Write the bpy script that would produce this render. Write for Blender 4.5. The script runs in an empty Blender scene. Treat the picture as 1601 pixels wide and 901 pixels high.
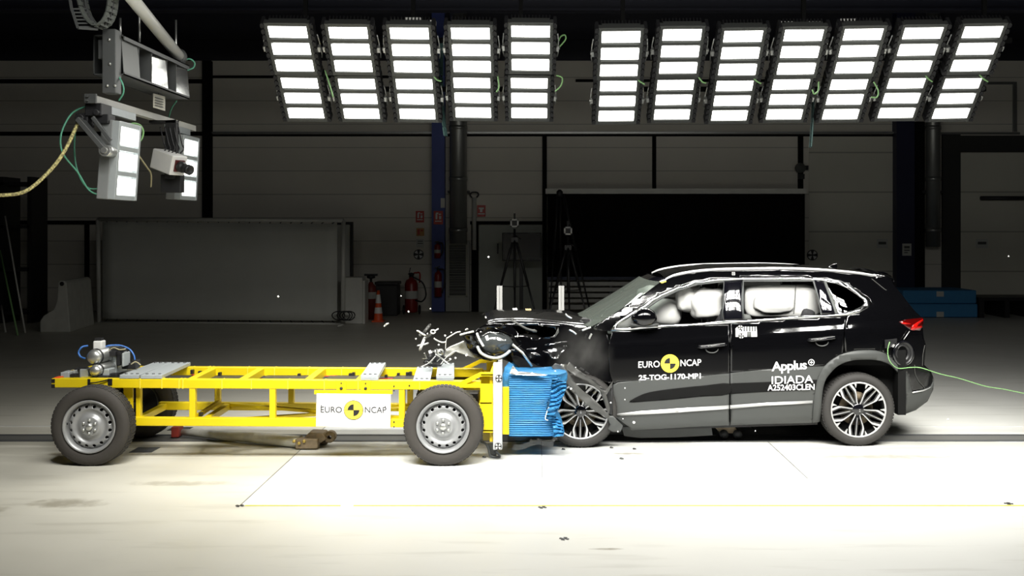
import bpy, bmesh, math, random
from math import sin, cos, pi, radians
from mathutils import Vector, Matrix, noise
from mathutils.geometry import delaunay_2d_cdt

S = bpy.context.scene
COL = S.collection
random.seed(7)

# ------------------------------------------------------------------ camera, world, exposure
# level camera 2.16 m above the floor; the photograph's frame is an off-centre crop, kept with lens shift
F, CX, CY, CZ = 1651.0, 842.0, 360.0, 2.16
cam = bpy.data.cameras.new('camera')
cam.sensor_width = 36.0
cam.lens = 36.0 * F / 1601.0
cam.shift_x = -(CX - 800.5) / 1601.0
cam.shift_y = -(450.5 - CY) / 1601.0
cam.clip_end = 200
co = bpy.data.objects.new('camera', cam)
COL.objects.link(co)
co.location = (0, 0, CZ)
co.rotation_euler = (pi / 2, 0, 0)
S.camera = co
w = bpy.data.worlds.new('world')
w.use_nodes = True
w.node_tree.nodes['Background'].inputs[0].default_value = (0.6, 0.7, 1, 1)
w.node_tree.nodes['Background'].inputs[1].default_value = 0.0015
S.world = w
S.view_settings.view_transform = 'Standard'
S.view_settings.look = 'None'
S.view_settings.gamma = 1
S.view_settings.use_curve_mapping = False
S.view_settings.exposure = 0.0
S.cycles.max_bounces = 8
S.cycles.diffuse_bounces = 4
S.cycles.transparent_max_bounces = 12
S.cycles.sample_clamp_indirect = 4
S.cycles.caustics_reflective = False
S.cycles.caustics_refractive = False
LAMP_POWER = 36.0      # radiance of a lamp lens straight ahead, bank behind the car
NEAR_POWER = 150.0     # the same for the bank on the camera's side of the car
NEAR_BEAM = 14.0
LAMP_BEAM = 8.0       # how narrow the optics are


def P(px, py, Y):
    """the point at distance Y that the photograph shows at (px, py)"""
    return Vector(((px - CX) / F * Y, Y, CZ - (py - CY) / F * Y))


# ------------------------------------------------------------------ materials
def mat(name, col, rough=0.5, metal=0.0, coat=0.0, var=0.08, scale=6.0, emit=0.0, spec=0.5, bump=0.0):
    m = bpy.data.materials.new(name)
    m.use_nodes = True
    nt = m.node_tree
    b = nt.nodes['Principled BSDF']
    b.inputs['Roughness'].default_value = rough
    b.inputs['Metallic'].default_value = metal
    b.inputs['Coat Weight'].default_value = coat
    b.inputs['Coat Roughness'].default_value = 0.03
    b.inputs['Specular IOR Level'].default_value = spec
    tc = nt.nodes.new('ShaderNodeTexCoord')
    no = nt.nodes.new('ShaderNodeTexNoise')
    no.inputs['Scale'].default_value = scale
    no.inputs['Detail'].default_value = 4
    nt.links.new(tc.outputs['Object'], no.inputs['Vector'])
    mx = nt.nodes.new('ShaderNodeMix')
    mx.data_type = 'RGBA'
    mx.inputs[6].default_value = tuple(c * (1 - var) for c in col) + (1,)
    mx.inputs[7].default_value = tuple(min(1, c * (1 + var)) for c in col) + (1,)
    nt.links.new(no.outputs['Fac'], mx.inputs[0])
    nt.links.new(mx.outputs[2], b.inputs['Base Color'])
    if emit:
        b.inputs['Emission Color'].default_value = col + (1,)
        b.inputs['Emission Strength'].default_value = emit
    if bump:
        bp = nt.nodes.new('ShaderNodeBump')
        bp.inputs['Strength'].default_value = bump
        bp.inputs['Distance'].default_value = 0.01
        nt.links.new(no.outputs['Fac'], bp.inputs['Height'])
        nt.links.new(bp.outputs[0], b.inputs['Normal'])
    return m


def glass_mat(name, tint, gloss=0.12):
    m = bpy.data.materials.new(name)
    m.use_nodes = True
    nt = m.node_tree
    nt.nodes.remove(nt.nodes['Principled BSDF'])
    out = nt.nodes['Material Output']
    t = nt.nodes.new('ShaderNodeBsdfTransparent')
    t.inputs[0].default_value = tint + (1,)
    g = nt.nodes.new('ShaderNodeBsdfGlossy')
    g.inputs['Roughness'].default_value = 0.01
    lw = nt.nodes.new('ShaderNodeFresnel')
    lw.inputs['IOR'].default_value = 1.5
    ad = nt.nodes.new('ShaderNodeMath')
    ad.operation = 'MULTIPLY_ADD'
    ad.inputs[1].default_value = 1.0
    ad.inputs[2].default_value = gloss - 0.1
    ad.use_clamp = True
    nt.links.new(lw.outputs[0], ad.inputs[0])
    mx = nt.nodes.new('ShaderNodeMixShader')
    nt.links.new(ad.outputs[0], mx.inputs[0])
    nt.links.new(t.outputs[0], mx.inputs[1])
    nt.links.new(g.outputs[0], mx.inputs[2])
    nt.links.new(mx.outputs[0], out.inputs[0])
    return m


def lamp_mat(name, power, beam):
    """LED lens: brightest straight ahead, weaker to the sides"""
    m = bpy.data.materials.new(name)
    m.use_nodes = True
    nt = m.node_tree
    nt.nodes.remove(nt.nodes['Principled BSDF'])
    out = nt.nodes['Material Output']
    e = nt.nodes.new('ShaderNodeEmission')
    e.inputs[0].default_value = (1.0, 0.985, 0.93, 1)
    g = nt.nodes.new('ShaderNodeNewGeometry')
    d = nt.nodes.new('ShaderNodeVectorMath')
    d.operation = 'DOT_PRODUCT'
    nt.links.new(g.outputs['Normal'], d.inputs[0])
    nt.links.new(g.outputs['Incoming'], d.inputs[1])
    p = nt.nodes.new('ShaderNodeMath')
    p.operation = 'POWER'
    p.use_clamp = True
    nt.links.new(d.outputs['Value'], p.inputs[0])
    p.inputs[1].default_value = beam
    q = nt.nodes.new('ShaderNodeMath')
    q.operation = 'MULTIPLY_ADD'
    nt.links.new(p.outputs[0], q.inputs[0])
    q.inputs[1].default_value = power
    q.inputs[2].default_value = 0.13 * power     # stray light of the lens, raised to fill the dim hall
    nt.links.new(q.outputs[0], e.inputs[1])
    nt.links.new(e.outputs[0], out.inputs[0])
    return m


M = {}
M['lens'] = lamp_mat('lamp_lens', LAMP_POWER, LAMP_BEAM)
M['near_lens'] = lamp_mat('near_lamp_lens', NEAR_POWER, NEAR_BEAM)
M['lamp_housing'] = mat('lamp_housing', (0.12, 0.125, 0.12), 0.45, 0.6)
M['lamp_black'] = mat('lamp_black', (0.02, 0.02, 0.022), 0.5, 0.2)
M['alu'] = mat('aluminium', (0.62, 0.63, 0.61), 0.35, 0.85, scale=14)
M['alu_bright'] = mat('aluminium_bright', (0.78, 0.79, 0.78), 0.16, 0.95, scale=3, bump=0.15)
M['white_steel'] = mat('white_painted_steel', (0.62, 0.62, 0.58), 0.45)
M['grey_steel'] = mat('grey_steel', (0.10, 0.105, 0.105), 0.5, 0.3)
M['dark_steel'] = mat('dark_steel', (0.03, 0.03, 0.032), 0.5, 0.4)
M['black'] = mat('black_plastic', (0.012, 0.012, 0.013), 0.45)
M['matte_black'] = mat('matte_black', (0.008, 0.008, 0.008), 0.9, spec=0.1)
M['white'] = mat('white_plastic', (0.8, 0.8, 0.78), 0.45)
M['yellow'] = mat('yellow_paint', (0.74, 0.56, 0.006), 0.4, var=0.05)
M['yellow_tape'] = mat('yellow_tape', (0.80, 0.66, 0.06), 0.5)
M['logo_yellow'] = mat('logo_yellow', (0.86, 0.66, 0.06), 0.5, var=0.02)
M['tyre'] = mat('tyre_rubber', (0.030, 0.028, 0.026), 0.75, bump=0.2, scale=40)
M['tyre_dusty'] = mat('dusty_tyre_rubber', (0.045, 0.040, 0.035), 0.8, bump=0.2, scale=30)
M['steel_rim'] = mat('silver_wheel_paint', (0.34, 0.345, 0.35), 0.38, 0.35)
M['galv'] = mat('galvanised_plate', (0.50, 0.54, 0.55), 0.42, 0.35, scale=20)
M['blue_foil'] = mat('blue_honeycomb', (0.035, 0.20, 0.42), 0.42, 0.1, var=0.2, scale=18)
M['car_black'] = mat('black_car_paint', (0.002, 0.002, 0.0025), 0.09, coat=0.6, var=0.0, spec=0.35)
M['pillar_black'] = mat('gloss_black_trim', (0.004, 0.004, 0.006), 0.06, coat=1.0, var=0.0)
M['cladding'] = mat('grey_plastic_cladding', (0.056, 0.059, 0.057), 0.5, var=0.05)
M['cladding_torn'] = mat('torn_grey_plastic', (0.06, 0.06, 0.056), 0.45, var=0.2)
M['chrome'] = mat('chrome_trim', (0.85, 0.85, 0.85), 0.18, 1.0, var=0.0)
M['satin'] = mat('satin_silver', (0.68, 0.68, 0.68), 0.38, 0.6, var=0.0)
M['airbag'] = mat('airbag_fabric', (0.58, 0.58, 0.565), 0.8, var=0.04, bump=0.25, scale=9)
M['red_lens'] = mat('red_lamp_lens', (0.42, 0.006, 0.004), 0.2, coat=0.6)
M['dark_red_lens'] = mat('dark_red_lamp_lens', (0.06, 0.001, 0.001), 0.15, coat=0.6)
M['red'] = mat('red_paint', (0.50, 0.03, 0.02), 0.4)
M['extinguisher_red'] = mat('extinguisher_red', (0.26, 0.015, 0.012), 0.35)
M['rail_steel'] = mat('rail_steel', (0.11, 0.115, 0.12), 0.4, 0.4)
M['orange'] = mat('orange_plastic', (0.80, 0.10, 0.02), 0.5)
M['ochre'] = mat('ochre', (0.55, 0.27, 0.08), 0.6)
M['blue_hose'] = mat('blue_hose', (0.06, 0.20, 0.60), 0.4)
M['green_cable'] = mat('green_cable', (0.12, 0.42, 0.28), 0.5)
M['lime_cable'] = mat('lime_cable', (0.24, 0.48, 0.18), 0.5)
M['glass'] = glass_mat('window_glass', (0.86, 0.90, 0.88))
M['windscreen'] = glass_mat('windscreen_glass', (0.74, 0.84, 0.78), 0.16)
# shattered laminate: a grey-green diffuse paints in the haze of lamplit glass
_nt = M['windscreen'].node_tree
_mx = _nt.nodes['Mix Shader']
_df = _nt.nodes.new('ShaderNodeBsdfDiffuse')
_df.inputs[0].default_value = (0.36, 0.41, 0.36, 1)
_m2 = _nt.nodes.new('ShaderNodeMixShader')
_m2.inputs[0].default_value = 0.16
_nt.links.new(_mx.outputs[0], _m2.inputs[1])
_nt.links.new(_df.outputs[0], _m2.inputs[2])
_nt.links.new(_m2.outputs[0], _nt.nodes['Material Output'].inputs[0])
M['privacy'] = glass_mat('privacy_glass', (0.05, 0.05, 0.055), 0.14)
M['film'] = glass_mat('clear_film', (0.80, 0.90, 0.95), 0.14)
M['lamp_glass'] = mat('headlamp_plastic', (0.05, 0.055, 0.055), 0.12, coat=0.6, var=0.5)
M['interior'] = mat('grey_trim', (0.30, 0.31, 0.29), 0.8)
M['seat'] = mat('dark_seat', (0.03, 0.03, 0.033), 0.8)
M['concrete'] = mat('concrete', (0.60, 0.60, 0.55), 0.85, var=0.15, bump=0.2)
M['panel_grey'] = mat('grey_screen_sheet', (0.60, 0.61, 0.57), 0.8, var=0.06, scale=2)
M['blue_paint'] = mat('blue_column_paint', (0.05, 0.08, 0.32), 0.5)
M['mat_blue'] = mat('blue_mat', (0.05, 0.24, 0.50), 0.7)
M['curtain'] = mat('black_curtain', (0.010, 0.009, 0.009), 0.95, spec=0.05)
M['rust'] = mat('rusty_steel', (0.22, 0.17, 0.11), 0.6, 0.2, var=0.4, scale=25)
M['text_white'] = mat('white_vinyl', (0.85, 0.85, 0.85), 0.5, var=0.0)
M['text_black'] = mat('black_vinyl', (0.012, 0.012, 0.012), 0.5, var=0.0)
M['tan'] = mat('tan_cable_jacket', (0.45, 0.40, 0.24), 0.7)
M['duct'] = mat('duct_metal', (0.36, 0.37, 0.36), 0.35, 0.7, scale=3)
M['grille'] = mat('grille_grey', (0.10, 0.105, 0.10), 0.7)


# ------------------------------------------------------------------ mesh builder
def root_loc(o):
    while o.parent:
        o = o.parent
    return o.location.copy()


class MB:
    def __init__(s):
        s.v, s.f, s.mi, s.m, s.sm = [], [], [], 0, []
        s.smooth = False

    def add(s, vs, fs, smooth=None):
        n = len(s.v)
        s.v += [Vector(v) for v in vs]
        s.f += [tuple(i + n for i in f) for f in fs]
        s.mi += [s.m] * len(fs)
        s.sm += [s.smooth if smooth is None else smooth] * len(fs)
        return s

    def box(s, x0, x1, y0, y1, z0, z1):
        vs = [(x, y, z) for x in (x0, x1) for y in (y0, y1) for z in (z0, z1)]
        return s.add(vs, [(0, 1, 3, 2), (4, 6, 7, 5), (0, 4, 5, 1), (2, 3, 7, 6), (0, 2, 6, 4), (1, 5, 7, 3)])

    def bar(s, a, b, w, h, up=(0, 0, 1)):
        a, b = Vector(a), Vector(b)
        d = (b - a).normalized()
        u = Vector(up)
        if abs(d.dot(u)) > 0.98:
            u = Vector((0, 1, 0))
        r = d.cross(u).normalized() * (w / 2)
        u = r.cross(d).normalized() * (h / 2)
        vs = [p + i * r + j * u for p in (a, b) for i, j in ((-1, -1), (1, -1), (1, 1), (-1, 1))]
        return s.add(vs, [(0, 1, 2, 3), (7, 6, 5, 4), (0, 4, 5, 1), (1, 5, 6, 2), (2, 6, 7, 3), (3, 7, 4, 0)])

    def tube(s, pts, r, n=8, cap=True):
        pts = [Vector(p) for p in pts]
        rs = r if isinstance(r, (list, tuple)) else [r] * len(pts)
        vs, fs = [], []
        u = None
        for i, p in enumerate(pts):
            d = (pts[min(i + 1, len(pts) - 1)] - pts[max(i - 1, 0)]).normalized()
            if u is None:
                u = d.orthogonal().normalized()
            u = (u - d * u.dot(d)).normalized()
            v = d.cross(u)
            vs += [p + rs[i] * (cos(2 * pi * k / n) * u + sin(2 * pi * k / n) * v) for k in range(n)]
        for i in range(len(pts) - 1):
            for k in range(n):
                a, b = i * n + k, i * n + (k + 1) % n
                fs.append((a, b, b + n, a + n))
        s.add(vs, fs, True)
        if cap:
            s.add(vs[:n], [tuple(range(n - 1, -1, -1))], False)
            s.add(vs[-n:], [tuple(range(n))], False)
        return s

    def cyl(s, a, b, r, n=24, r2=None):
        return s.tube([a, b], [r, r if r2 is None else r2], n)

    def lathe(s, c, axis, prof, n=48, smooth=True):
        """prof: (radius, offset along axis)"""
        c, ax = Vector(c), Vector(axis).normalized()
        u = ax.orthogonal().normalized()
        v = ax.cross(u)
        vs, fs = [], []
        for r, h in prof:
            vs += [c + ax * h + r * (cos(2 * pi * k / n) * u + sin(2 * pi * k / n) * v) for k in range(n)]
        for i in range(len(prof) - 1):
            for k in range(n):
                a, b = i * n + k, i * n + (k + 1) % n
                fs.append((a, b, b + n, a + n))
        return s.add(vs, fs, smooth)

    def prism(s, poly, vec):
        """poly: list of 3-D points in a plane, extruded along vec"""
        n = len(poly)
        vec = Vector(vec)
        vs = [Vector(p) for p in poly] + [Vector(p) + vec for p in poly]
        fs = [tuple(range(n)), tuple(range(2 * n - 1, n - 1, -1))]
        fs += [(i, (i + 1) % n, (i + 1) % n + n, i + n) for i in range(n)]
        return s.add(vs, fs)

    def ellipsoid(s, c, rx, ry, rz, nu=20, nv=12, fn=None):
        vs, fs = [], []
        for j in range(nv + 1):
            t = pi * j / nv
            for i in range(nu):
                p = 2 * pi * i / nu
                d = Vector((sin(t) * cos(p), sin(t) * sin(p), cos(t)))
                q = Vector((d.x * rx, d.y * ry, d.z * rz))
                if fn:
                    q = fn(q, d)
                vs.append(Vector(c) + q)
        for j in range(nv):
            for i in range(nu):
                a, b = j * nu + i, j * nu + (i + 1) % nu
                fs.append((a, b, b + nu, a + nu))
        return s.add(vs, fs, True)

    def build(s, name, m, parent=None, bevel=0.0, solid=0.0, fixn=True):
        o0 = root_loc(parent) if parent else Vector((0, 0, 0))
        me = bpy.data.meshes.new(name)
        me.from_pydata([v - o0 for v in s.v], [], s.f)
        ms = m if isinstance(m, (list, tuple)) else [m]
        for x in ms:
            me.materials.append(M[x] if isinstance(x, str) else x)
        for p, i, sm in zip(me.polygons, s.mi, s.sm):
            p.material_index = i
            p.use_smooth = sm
        if fixn:
            bm = bmesh.new()
            bm.from_mesh(me)
            bmesh.ops.remove_doubles(bm, verts=bm.verts, dist=1e-5)
            bmesh.ops.recalc_face_normals(bm, faces=bm.faces)
            bm.to_mesh(me)
            bm.free()
        o = bpy.data.objects.new(name, me)
        COL.objects.link(o)
        if parent:
            o.parent = parent
        if bevel:
            b = o.modifiers.new('bevel', 'BEVEL')
            b.width = bevel
            b.segments = 2
            b.limit_method = 'ANGLE'
        if solid:
            b = o.modifiers.new('solid', 'SOLIDIFY')
            b.thickness = solid
            b.offset = -1
        return o


def explode(o):
    """give every separate piece of a mesh an object of its own"""
    me = o.data
    par = list(range(len(me.vertices)))

    def find(i):
        while par[i] != i:
            par[i] = par[par[i]]
            i = par[i]
        return i
    for e in me.edges:
        a, b = find(e.vertices[0]), find(e.vertices[1])
        par[a] = b
    groups = {}
    for p in me.polygons:
        groups.setdefault(find(p.vertices[0]), []).append(p)
    if len(groups) < 2:
        return o
    for ps in groups.values():
        ids = sorted({v for p in ps for v in p.vertices})
        ix = {v: k for k, v in enumerate(ids)}
        m2 = bpy.data.meshes.new(o.name)
        m2.from_pydata([me.vertices[v].co for v in ids], [], [[ix[v] for v in p.vertices] for p in ps])
        for mm in me.materials:
            m2.materials.append(mm)
        for q, p in zip(m2.polygons, ps):
            q.use_smooth = p.use_smooth
            q.material_index = p.material_index
        c = o.copy()
        c.data = m2
        COL.objects.link(c)
    bpy.data.objects.remove(o)


def tag(o, label=None, cat=None, group=None, kind=None):
    if label:
        o['label'] = label
    if cat:
        o['category'] = cat
    if group:
        o['group'] = group
    if kind:
        o['kind'] = kind
    return o


def thing(name, label, cat, loc=(0, 0, 0), group=None):
    o = bpy.data.objects.new(name, None)
    o.empty_display_size = 0.1
    COL.objects.link(o)
    o.location = loc
    return tag(o, label, cat, group)


def struct(o):
    o['kind'] = 'structure'
    return o


def dup(root, loc=None, rot=None, label=None, group=None):
    r = root.copy()
    COL.objects.link(r)
    if loc is not None:
        r.location = loc
    if rot is not None:
        r.rotation_euler = rot
    if label:
        r['label'] = label
    if group:
        r['group'] = group
    for ch in list(root.children):
        c = ch.copy()
        COL.objects.link(c)
        c.parent = r
        for g in list(ch.children):
            d = g.copy()
            COL.objects.link(d)
            d.parent = c
    return r


def cr(pts, closed=False, n=6):
    """Catmull-Rom through points of any dimension"""
    pts = [Vector(p) for p in pts]
    N = len(pts)
    out = []
    for i in range(N if closed else N - 1):
        g = (lambda k: pts[k % N]) if closed else (lambda k: pts[max(0, min(N - 1, k))])
        a, b, c, d = g(i - 1), g(i), g(i + 1), g(i + 2)
        for k in range(n):
            t = k / n
            out.append(0.5 * (2 * b + (c - a) * t + (2 * a - 5 * b + 4 * c - d) * t * t + (3 * b - a - 3 * c + d) * t ** 3))
    if not closed:
        out.append(pts[-1])
    return out


def inside(p, poly):
    c = False
    n = len(poly)
    for i in range(n):
        a, b = poly[i], poly[i - 1]
        if (a[1] > p[1]) != (b[1] > p[1]) and p[0] < (b[0] - a[0]) * (p[1] - a[1]) / (b[1] - a[1]) + a[0]:
            c = not c
    return c


def fill2d(outer, holes=(), grid=0.05):
    """triangulate a 2-D outline with holes, with inner grid points"""
    vs, es = [], []
    for lp in [outer] + list(holes):
        n = len(vs)
        vs += [Vector((p[0], p[1])) for p in lp]
        es += [(n + i, n + (i + 1) % len(lp)) for i in range(len(lp))]
    if grid:
        x0, x1 = min(p[0] for p in outer), max(p[0] for p in outer)
        y0, y1 = min(p[1] for p in outer), max(p[1] for p in outer)
        nx, ny = int((x1 - x0) / grid) + 1, int((y1 - y0) / grid) + 1
        for i in range(1, nx):
            for j in range(1, ny):
                q = (x0 + (x1 - x0) * i / nx + 1e-4 * j, y0 + (y1 - y0) * j / ny)
                if inside(q, outer) and not any(inside(q, h) for h in holes):
                    vs.append(Vector(q))
    rv, re, rf, *_ = delaunay_2d_cdt(vs, es, [], 0, 1e-5)
    tris = []
    for f in rf:
        c = sum((rv[i] for i in f), Vector((0, 0))) / len(f)
        if inside(c, outer) and not any(inside(c, h) for h in holes):
            tris.append(tuple(f))
    return rv, tris


def circle2(cx, cy, r, n=20):
    return [(cx + r * cos(2 * pi * k / n), cy + r * sin(2 * pi * k / n)) for k in range(n)]


def text(body, name, m, parent, origin, width, height, slope=0.0, bold=0.0, normal='-y', space=1.0):
    """lettering standing in an XZ plane facing the camera side; origin = its lower left corner"""
    cu = bpy.data.curves.new(name, 'FONT')
    cu.body = body
    cu.extrude = 0.0008
    cu.offset = bold
    cu.space_character = space
    cu.resolution_u = 4
    t = bpy.data.objects.new(name, cu)
    COL.objects.link(t)
    dg = bpy.context.evaluated_depsgraph_get()
    me = bpy.data.meshes.new_from_object(t.evaluated_get(dg))
    bpy.data.objects.remove(t)
    xs = [v.co.x for v in me.vertices]
    ys = [v.co.y for v in me.vertices]
    sx, sy = width / (max(xs) - min(xs)), height / (max(ys) - min(ys))
    o0 = root_loc(parent) if parent else Vector((0, 0, 0))
    bx, by = min(xs), min(ys)
    for v in me.vertices:
        x, y = (v.co.x - bx) * sx, (v.co.y - by) * sy
        v.co = Vector((origin[0] + x, origin[1] - v.co.z, origin[2] + y + slope * x)) - o0
    me.materials.clear()
    me.materials.append(M[m])
    o = bpy.data.objects.new(name, me)
    COL.objects.link(o)
    o.parent = parent
    return o


# ------------------------------------------------------------------ the hall
def floor_material():
    m = bpy.data.materials.new('painted_concrete_floor')
    m.use_nodes = True
    nt = m.node_tree
    b = nt.nodes['Principled BSDF']
    L = nt.links.new
    tc = nt.nodes.new('ShaderNodeTexCoord')
    sp = nt.nodes.new('ShaderNodeSeparateXYZ')
    L(tc.outputs['Object'], sp.inputs[0])

    def math_(op, a, c=None, d=None):
        n = nt.nodes.new('ShaderNodeMath')
        n.operation = op
        for i, x in enumerate((a, c, d)):
            if x is None:
                continue
            if isinstance(x, (int, float)):
                n.inputs[i].default_value = x
            else:
                L(x, n.inputs[i])
        return n.outputs[0]

    def mixc(f, a, c):
        n = nt.nodes.new('ShaderNodeMix')
        n.data_type = 'RGBA'
        for i, x in ((0, f), (6, a), (7, c)):
            if isinstance(x, (int, float)):
                n.inputs[i].default_value = x
            elif isinstance(x, tuple):
                n.inputs[i].default_value = x + (1,)
            else:
                L(x, n.inputs[i])
        return n.outputs[2]

    def noise_(scale, det=5, sx=1, sy=1):
        mp = nt.nodes.new('ShaderNodeMapping')
        mp.inputs['Scale'].default_value = (sx, sy, 1)
        L(tc.outputs['Object'], mp.inputs[0])
        n = nt.nodes.new('ShaderNodeTexNoise')
        n.inputs['Scale'].default_value = scale
        n.inputs['Detail'].default_value = det
        L(mp.outputs[0], n.inputs['Vector'])
        return n.outputs['Fac']

    X, Y = sp.outputs[0], sp.outputs[1]
    ax = math_('ABSOLUTE', X)
    plate = math_('MULTIPLY', math_('LESS_THAN', ax, 2.34), math_('MULTIPLY', math_('LESS_THAN', Y, 15.4), math_('GREATER_THAN', Y, 8.27)))
    rawl = mixc(noise_(0.7), (0.56, 0.54, 0.46), (0.70, 0.68, 0.60))
    side = math_('MULTIPLY_ADD', X, 0.22, 0.5)
    side.node.use_clamp = True
    rawr = mixc(noise_(0.7), (0.62, 0.62, 0.58), (0.72, 0.72, 0.69))
    raw = mixc(side, rawl, rawr)
    whitec = mixc(noise_(0.9), (0.66, 0.67, 0.65), (0.78, 0.79, 0.78))
    c = mixc(plate, raw, whitec)
    for (sx_, sy_, rx_, ry_, am) in ((-3.75, 8.35, 0.35, 0.16, 0.6), (-4.25, 8.15, 0.2, 0.12, 0.5), (-3.05, 9.0, 0.5, 0.1, 0.4), (3.3, 10.05, 0.9, 0.12, 0.45), (2.6, 9.75, 0.5, 0.1, 0.3),
                                  (-4.6, 10.2, 0.16, 0.1, 0.8), (0.87, 10.2, 0.22, 0.06, 0.7), (0.45, 7.15, 0.12, 0.03, 0.8), (-0.5, 10.6, 0.9, 0.18, 0.5)):
        dx_ = math_('MULTIPLY', math_('SUBTRACT', X, sx_), 1 / rx_)
        dy_ = math_('MULTIPLY', math_('SUBTRACT', Y, sy_), 1 / ry_)
        rr_ = math_('ADD', math_('MULTIPLY', dx_, dx_), math_('MULTIPLY', dy_, dy_))
        fo = math_('SUBTRACT', 1.0, math_('ADD', rr_, math_('MULTIPLY_ADD', noise_(9.0, 6), 2.2, -1.1)))
        fo.node.use_clamp = True
        c = mixc(math_('MULTIPLY', fo, am), c, (0.20, 0.17, 0.11))
    # streaks of grime beside the track and drag marks
    st = noise_(1.0, 6, 0.5, 5.0)
    near = math_('SUBTRACT', 1.0, math_('MULTIPLY', math_('ABSOLUTE', math_('SUBTRACT', Y, 10.75)), 1.1))
    g = math_('MULTIPLY', math_('MAXIMUM', near, 0.0), math_('GREATER_THAN', st, 0.47))
    c = mixc(math_('MULTIPLY', g, 0.40), c, (0.17, 0.16, 0.11))
    fine = noise_(3.0, 8, 0.35, 2.2)
    sp2 = math_('MULTIPLY', math_('SUBTRACT', fine, 0.56), 3.2)
    sp2.node.use_clamp = True
    c = mixc(math_('MULTIPLY', sp2, 0.45), c, (0.26, 0.24, 0.18))
    # seams of the floor plates
    def line(v, at, wd):
        return math_('LESS_THAN', math_('ABSOLUTE', math_('SUBTRACT', v, at)), wd)
    seams = math_('MULTIPLY', line(ax, 2.34, 0.006), math_('MULTIPLY', math_('LESS_THAN', Y, 15.4), math_('GREATER_THAN', Y, math_('MULTIPLY_ADD', math_('GREATER_THAN', X, 0.0), 0.9, 8.27))))
    seams = math_('MAXIMUM', seams, math_('MULTIPLY', line(X, 0.03, 0.003), math_('MULTIPLY', math_('LESS_THAN', Y, 15.4), math_('GREATER_THAN', Y, 9.2))))
    for yy in (13.0, 15.4):
        seams = math_('MAXIMUM', seams, math_('MULTIPLY', line(Y, yy, 0.004), math_('GREATER_THAN', ax, 2.34)))
    c = mixc(math_('MULTIPLY', seams, 0.75), c, (0.05, 0.05, 0.045))
    L(c, b.inputs['Base Color'])
    rr = math_('MULTIPLY_ADD', noise_(2.0), 0.3, 0.28)
    L(rr, b.inputs['Roughness'])
    b.inputs['Specular IOR Level'].default_value = 0.35
    return m


M['floor'] = floor_material()
BW = 28.0     # distance of the back wall

f = MB()
f.add([(-18, -6, 0), (18, -6, 0), (18, BW + 0.4, 0), (-18, BW + 0.4, 0)], [(0, 1, 2, 3)])
struct(f.build('floor', 'floor'))


def wall_material(name, col, pitch=0.62, dark=0.6):
    m = mat(name, col, 0.75, var=0.05, scale=1.2)
    nt = m.node_tree
    L = nt.links.new
    b = nt.nodes['Principled BSDF']
    tc = nt.nodes.new('ShaderNodeTexCoord')
    sp = nt.nodes.new('ShaderNodeSeparateXYZ')
    L(tc.outputs['Object'], sp.inputs[0])
    a = nt.nodes.new('ShaderNodeMath'); a.operation = 'DIVIDE'
    L(sp.outputs[2], a.inputs[0]); a.inputs[1].default_value = pitch
    fr = nt.nodes.new('ShaderNodeMath'); fr.operation = 'FRACT'
    L(a.outputs[0], fr.inputs[0])
    lt = nt.nodes.new('ShaderNodeMath'); lt.operation = 'LESS_THAN'
    L(fr.outputs[0], lt.inputs[0]); lt.inputs[1].default_value = 0.035
    mx = nt.nodes.new('ShaderNodeMix'); mx.data_type = 'RGBA'
    src = b.inputs['Base Color'].links[0].from_socket
    L(lt.outputs[0], mx.inputs[0]); L(src, mx.inputs[6])
    mx.inputs[7].default_value = tuple(x * dark for x in col) + (1,)
    L(mx.outputs[2], b.inputs['Base Color'])
    return m


M['wall'] = wall_material('wall_panels', (0.78, 0.75, 0.67))
M['wall_upper'] = wall_material('upper_wall_panels', (0.028, 0.028, 0.040), 0.9)
M['ceiling'] = mat('black_ceiling', (0.012, 0.012, 0.014), 0.9, spec=0.1)
M['side_wall'] = mat('dark_side_wall', (0.035, 0.036, 0.034), 0.8)


def wpx(px):
    return (px - CX) / F * BW


def wpz(py, Y=None):
    return CZ - (py - CY) / F * (Y or BW)


struct(MB().box(-18, 18, BW, BW + 0.3, 0, wpz(95)).build('wall_back', 'wall'))
struct(MB().box(-18, 18, BW, BW + 0.3, wpz(95), 10.5).build('wall_back_upper', 'wall_upper'))
struct(MB().box(-18.3, -18, -6, BW + 0.3, 0, 10.5).build('wall_left', 'side_wall'))
struct(MB().box(18, 18.3, -6, BW + 0.3, 0, 10.5).build('wall_right', 'side_wall'))
struct(MB().box(-18.3, 18.3, -6.3, -6, 0, 10.5).build('wall_front', 'side_wall'))
struct(MB().box(-18.3, 18.3, -6.3, BW + 0.3, 10.5, 10.8).build('ceiling', 'ceiling'))


def wbox(px0, py0, px1, py1, d, name, m, front=None, parent=None, bevel=0.0):
    """a box on the back wall, d thick, seen at the given pixels; front = distance of its front face"""
    Y = front if front else BW - d
    x0, x1 = (px0 - CX) / F * Y, (px1 - CX) / F * Y
    z0, z1 = CZ - (py1 - CY) / F * Y, CZ - (py0 - CY) / F * Y
    return MB().box(x0, x1, Y, Y + d, max(z0, 0.0), z1).build(name, m, parent, bevel)


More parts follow.
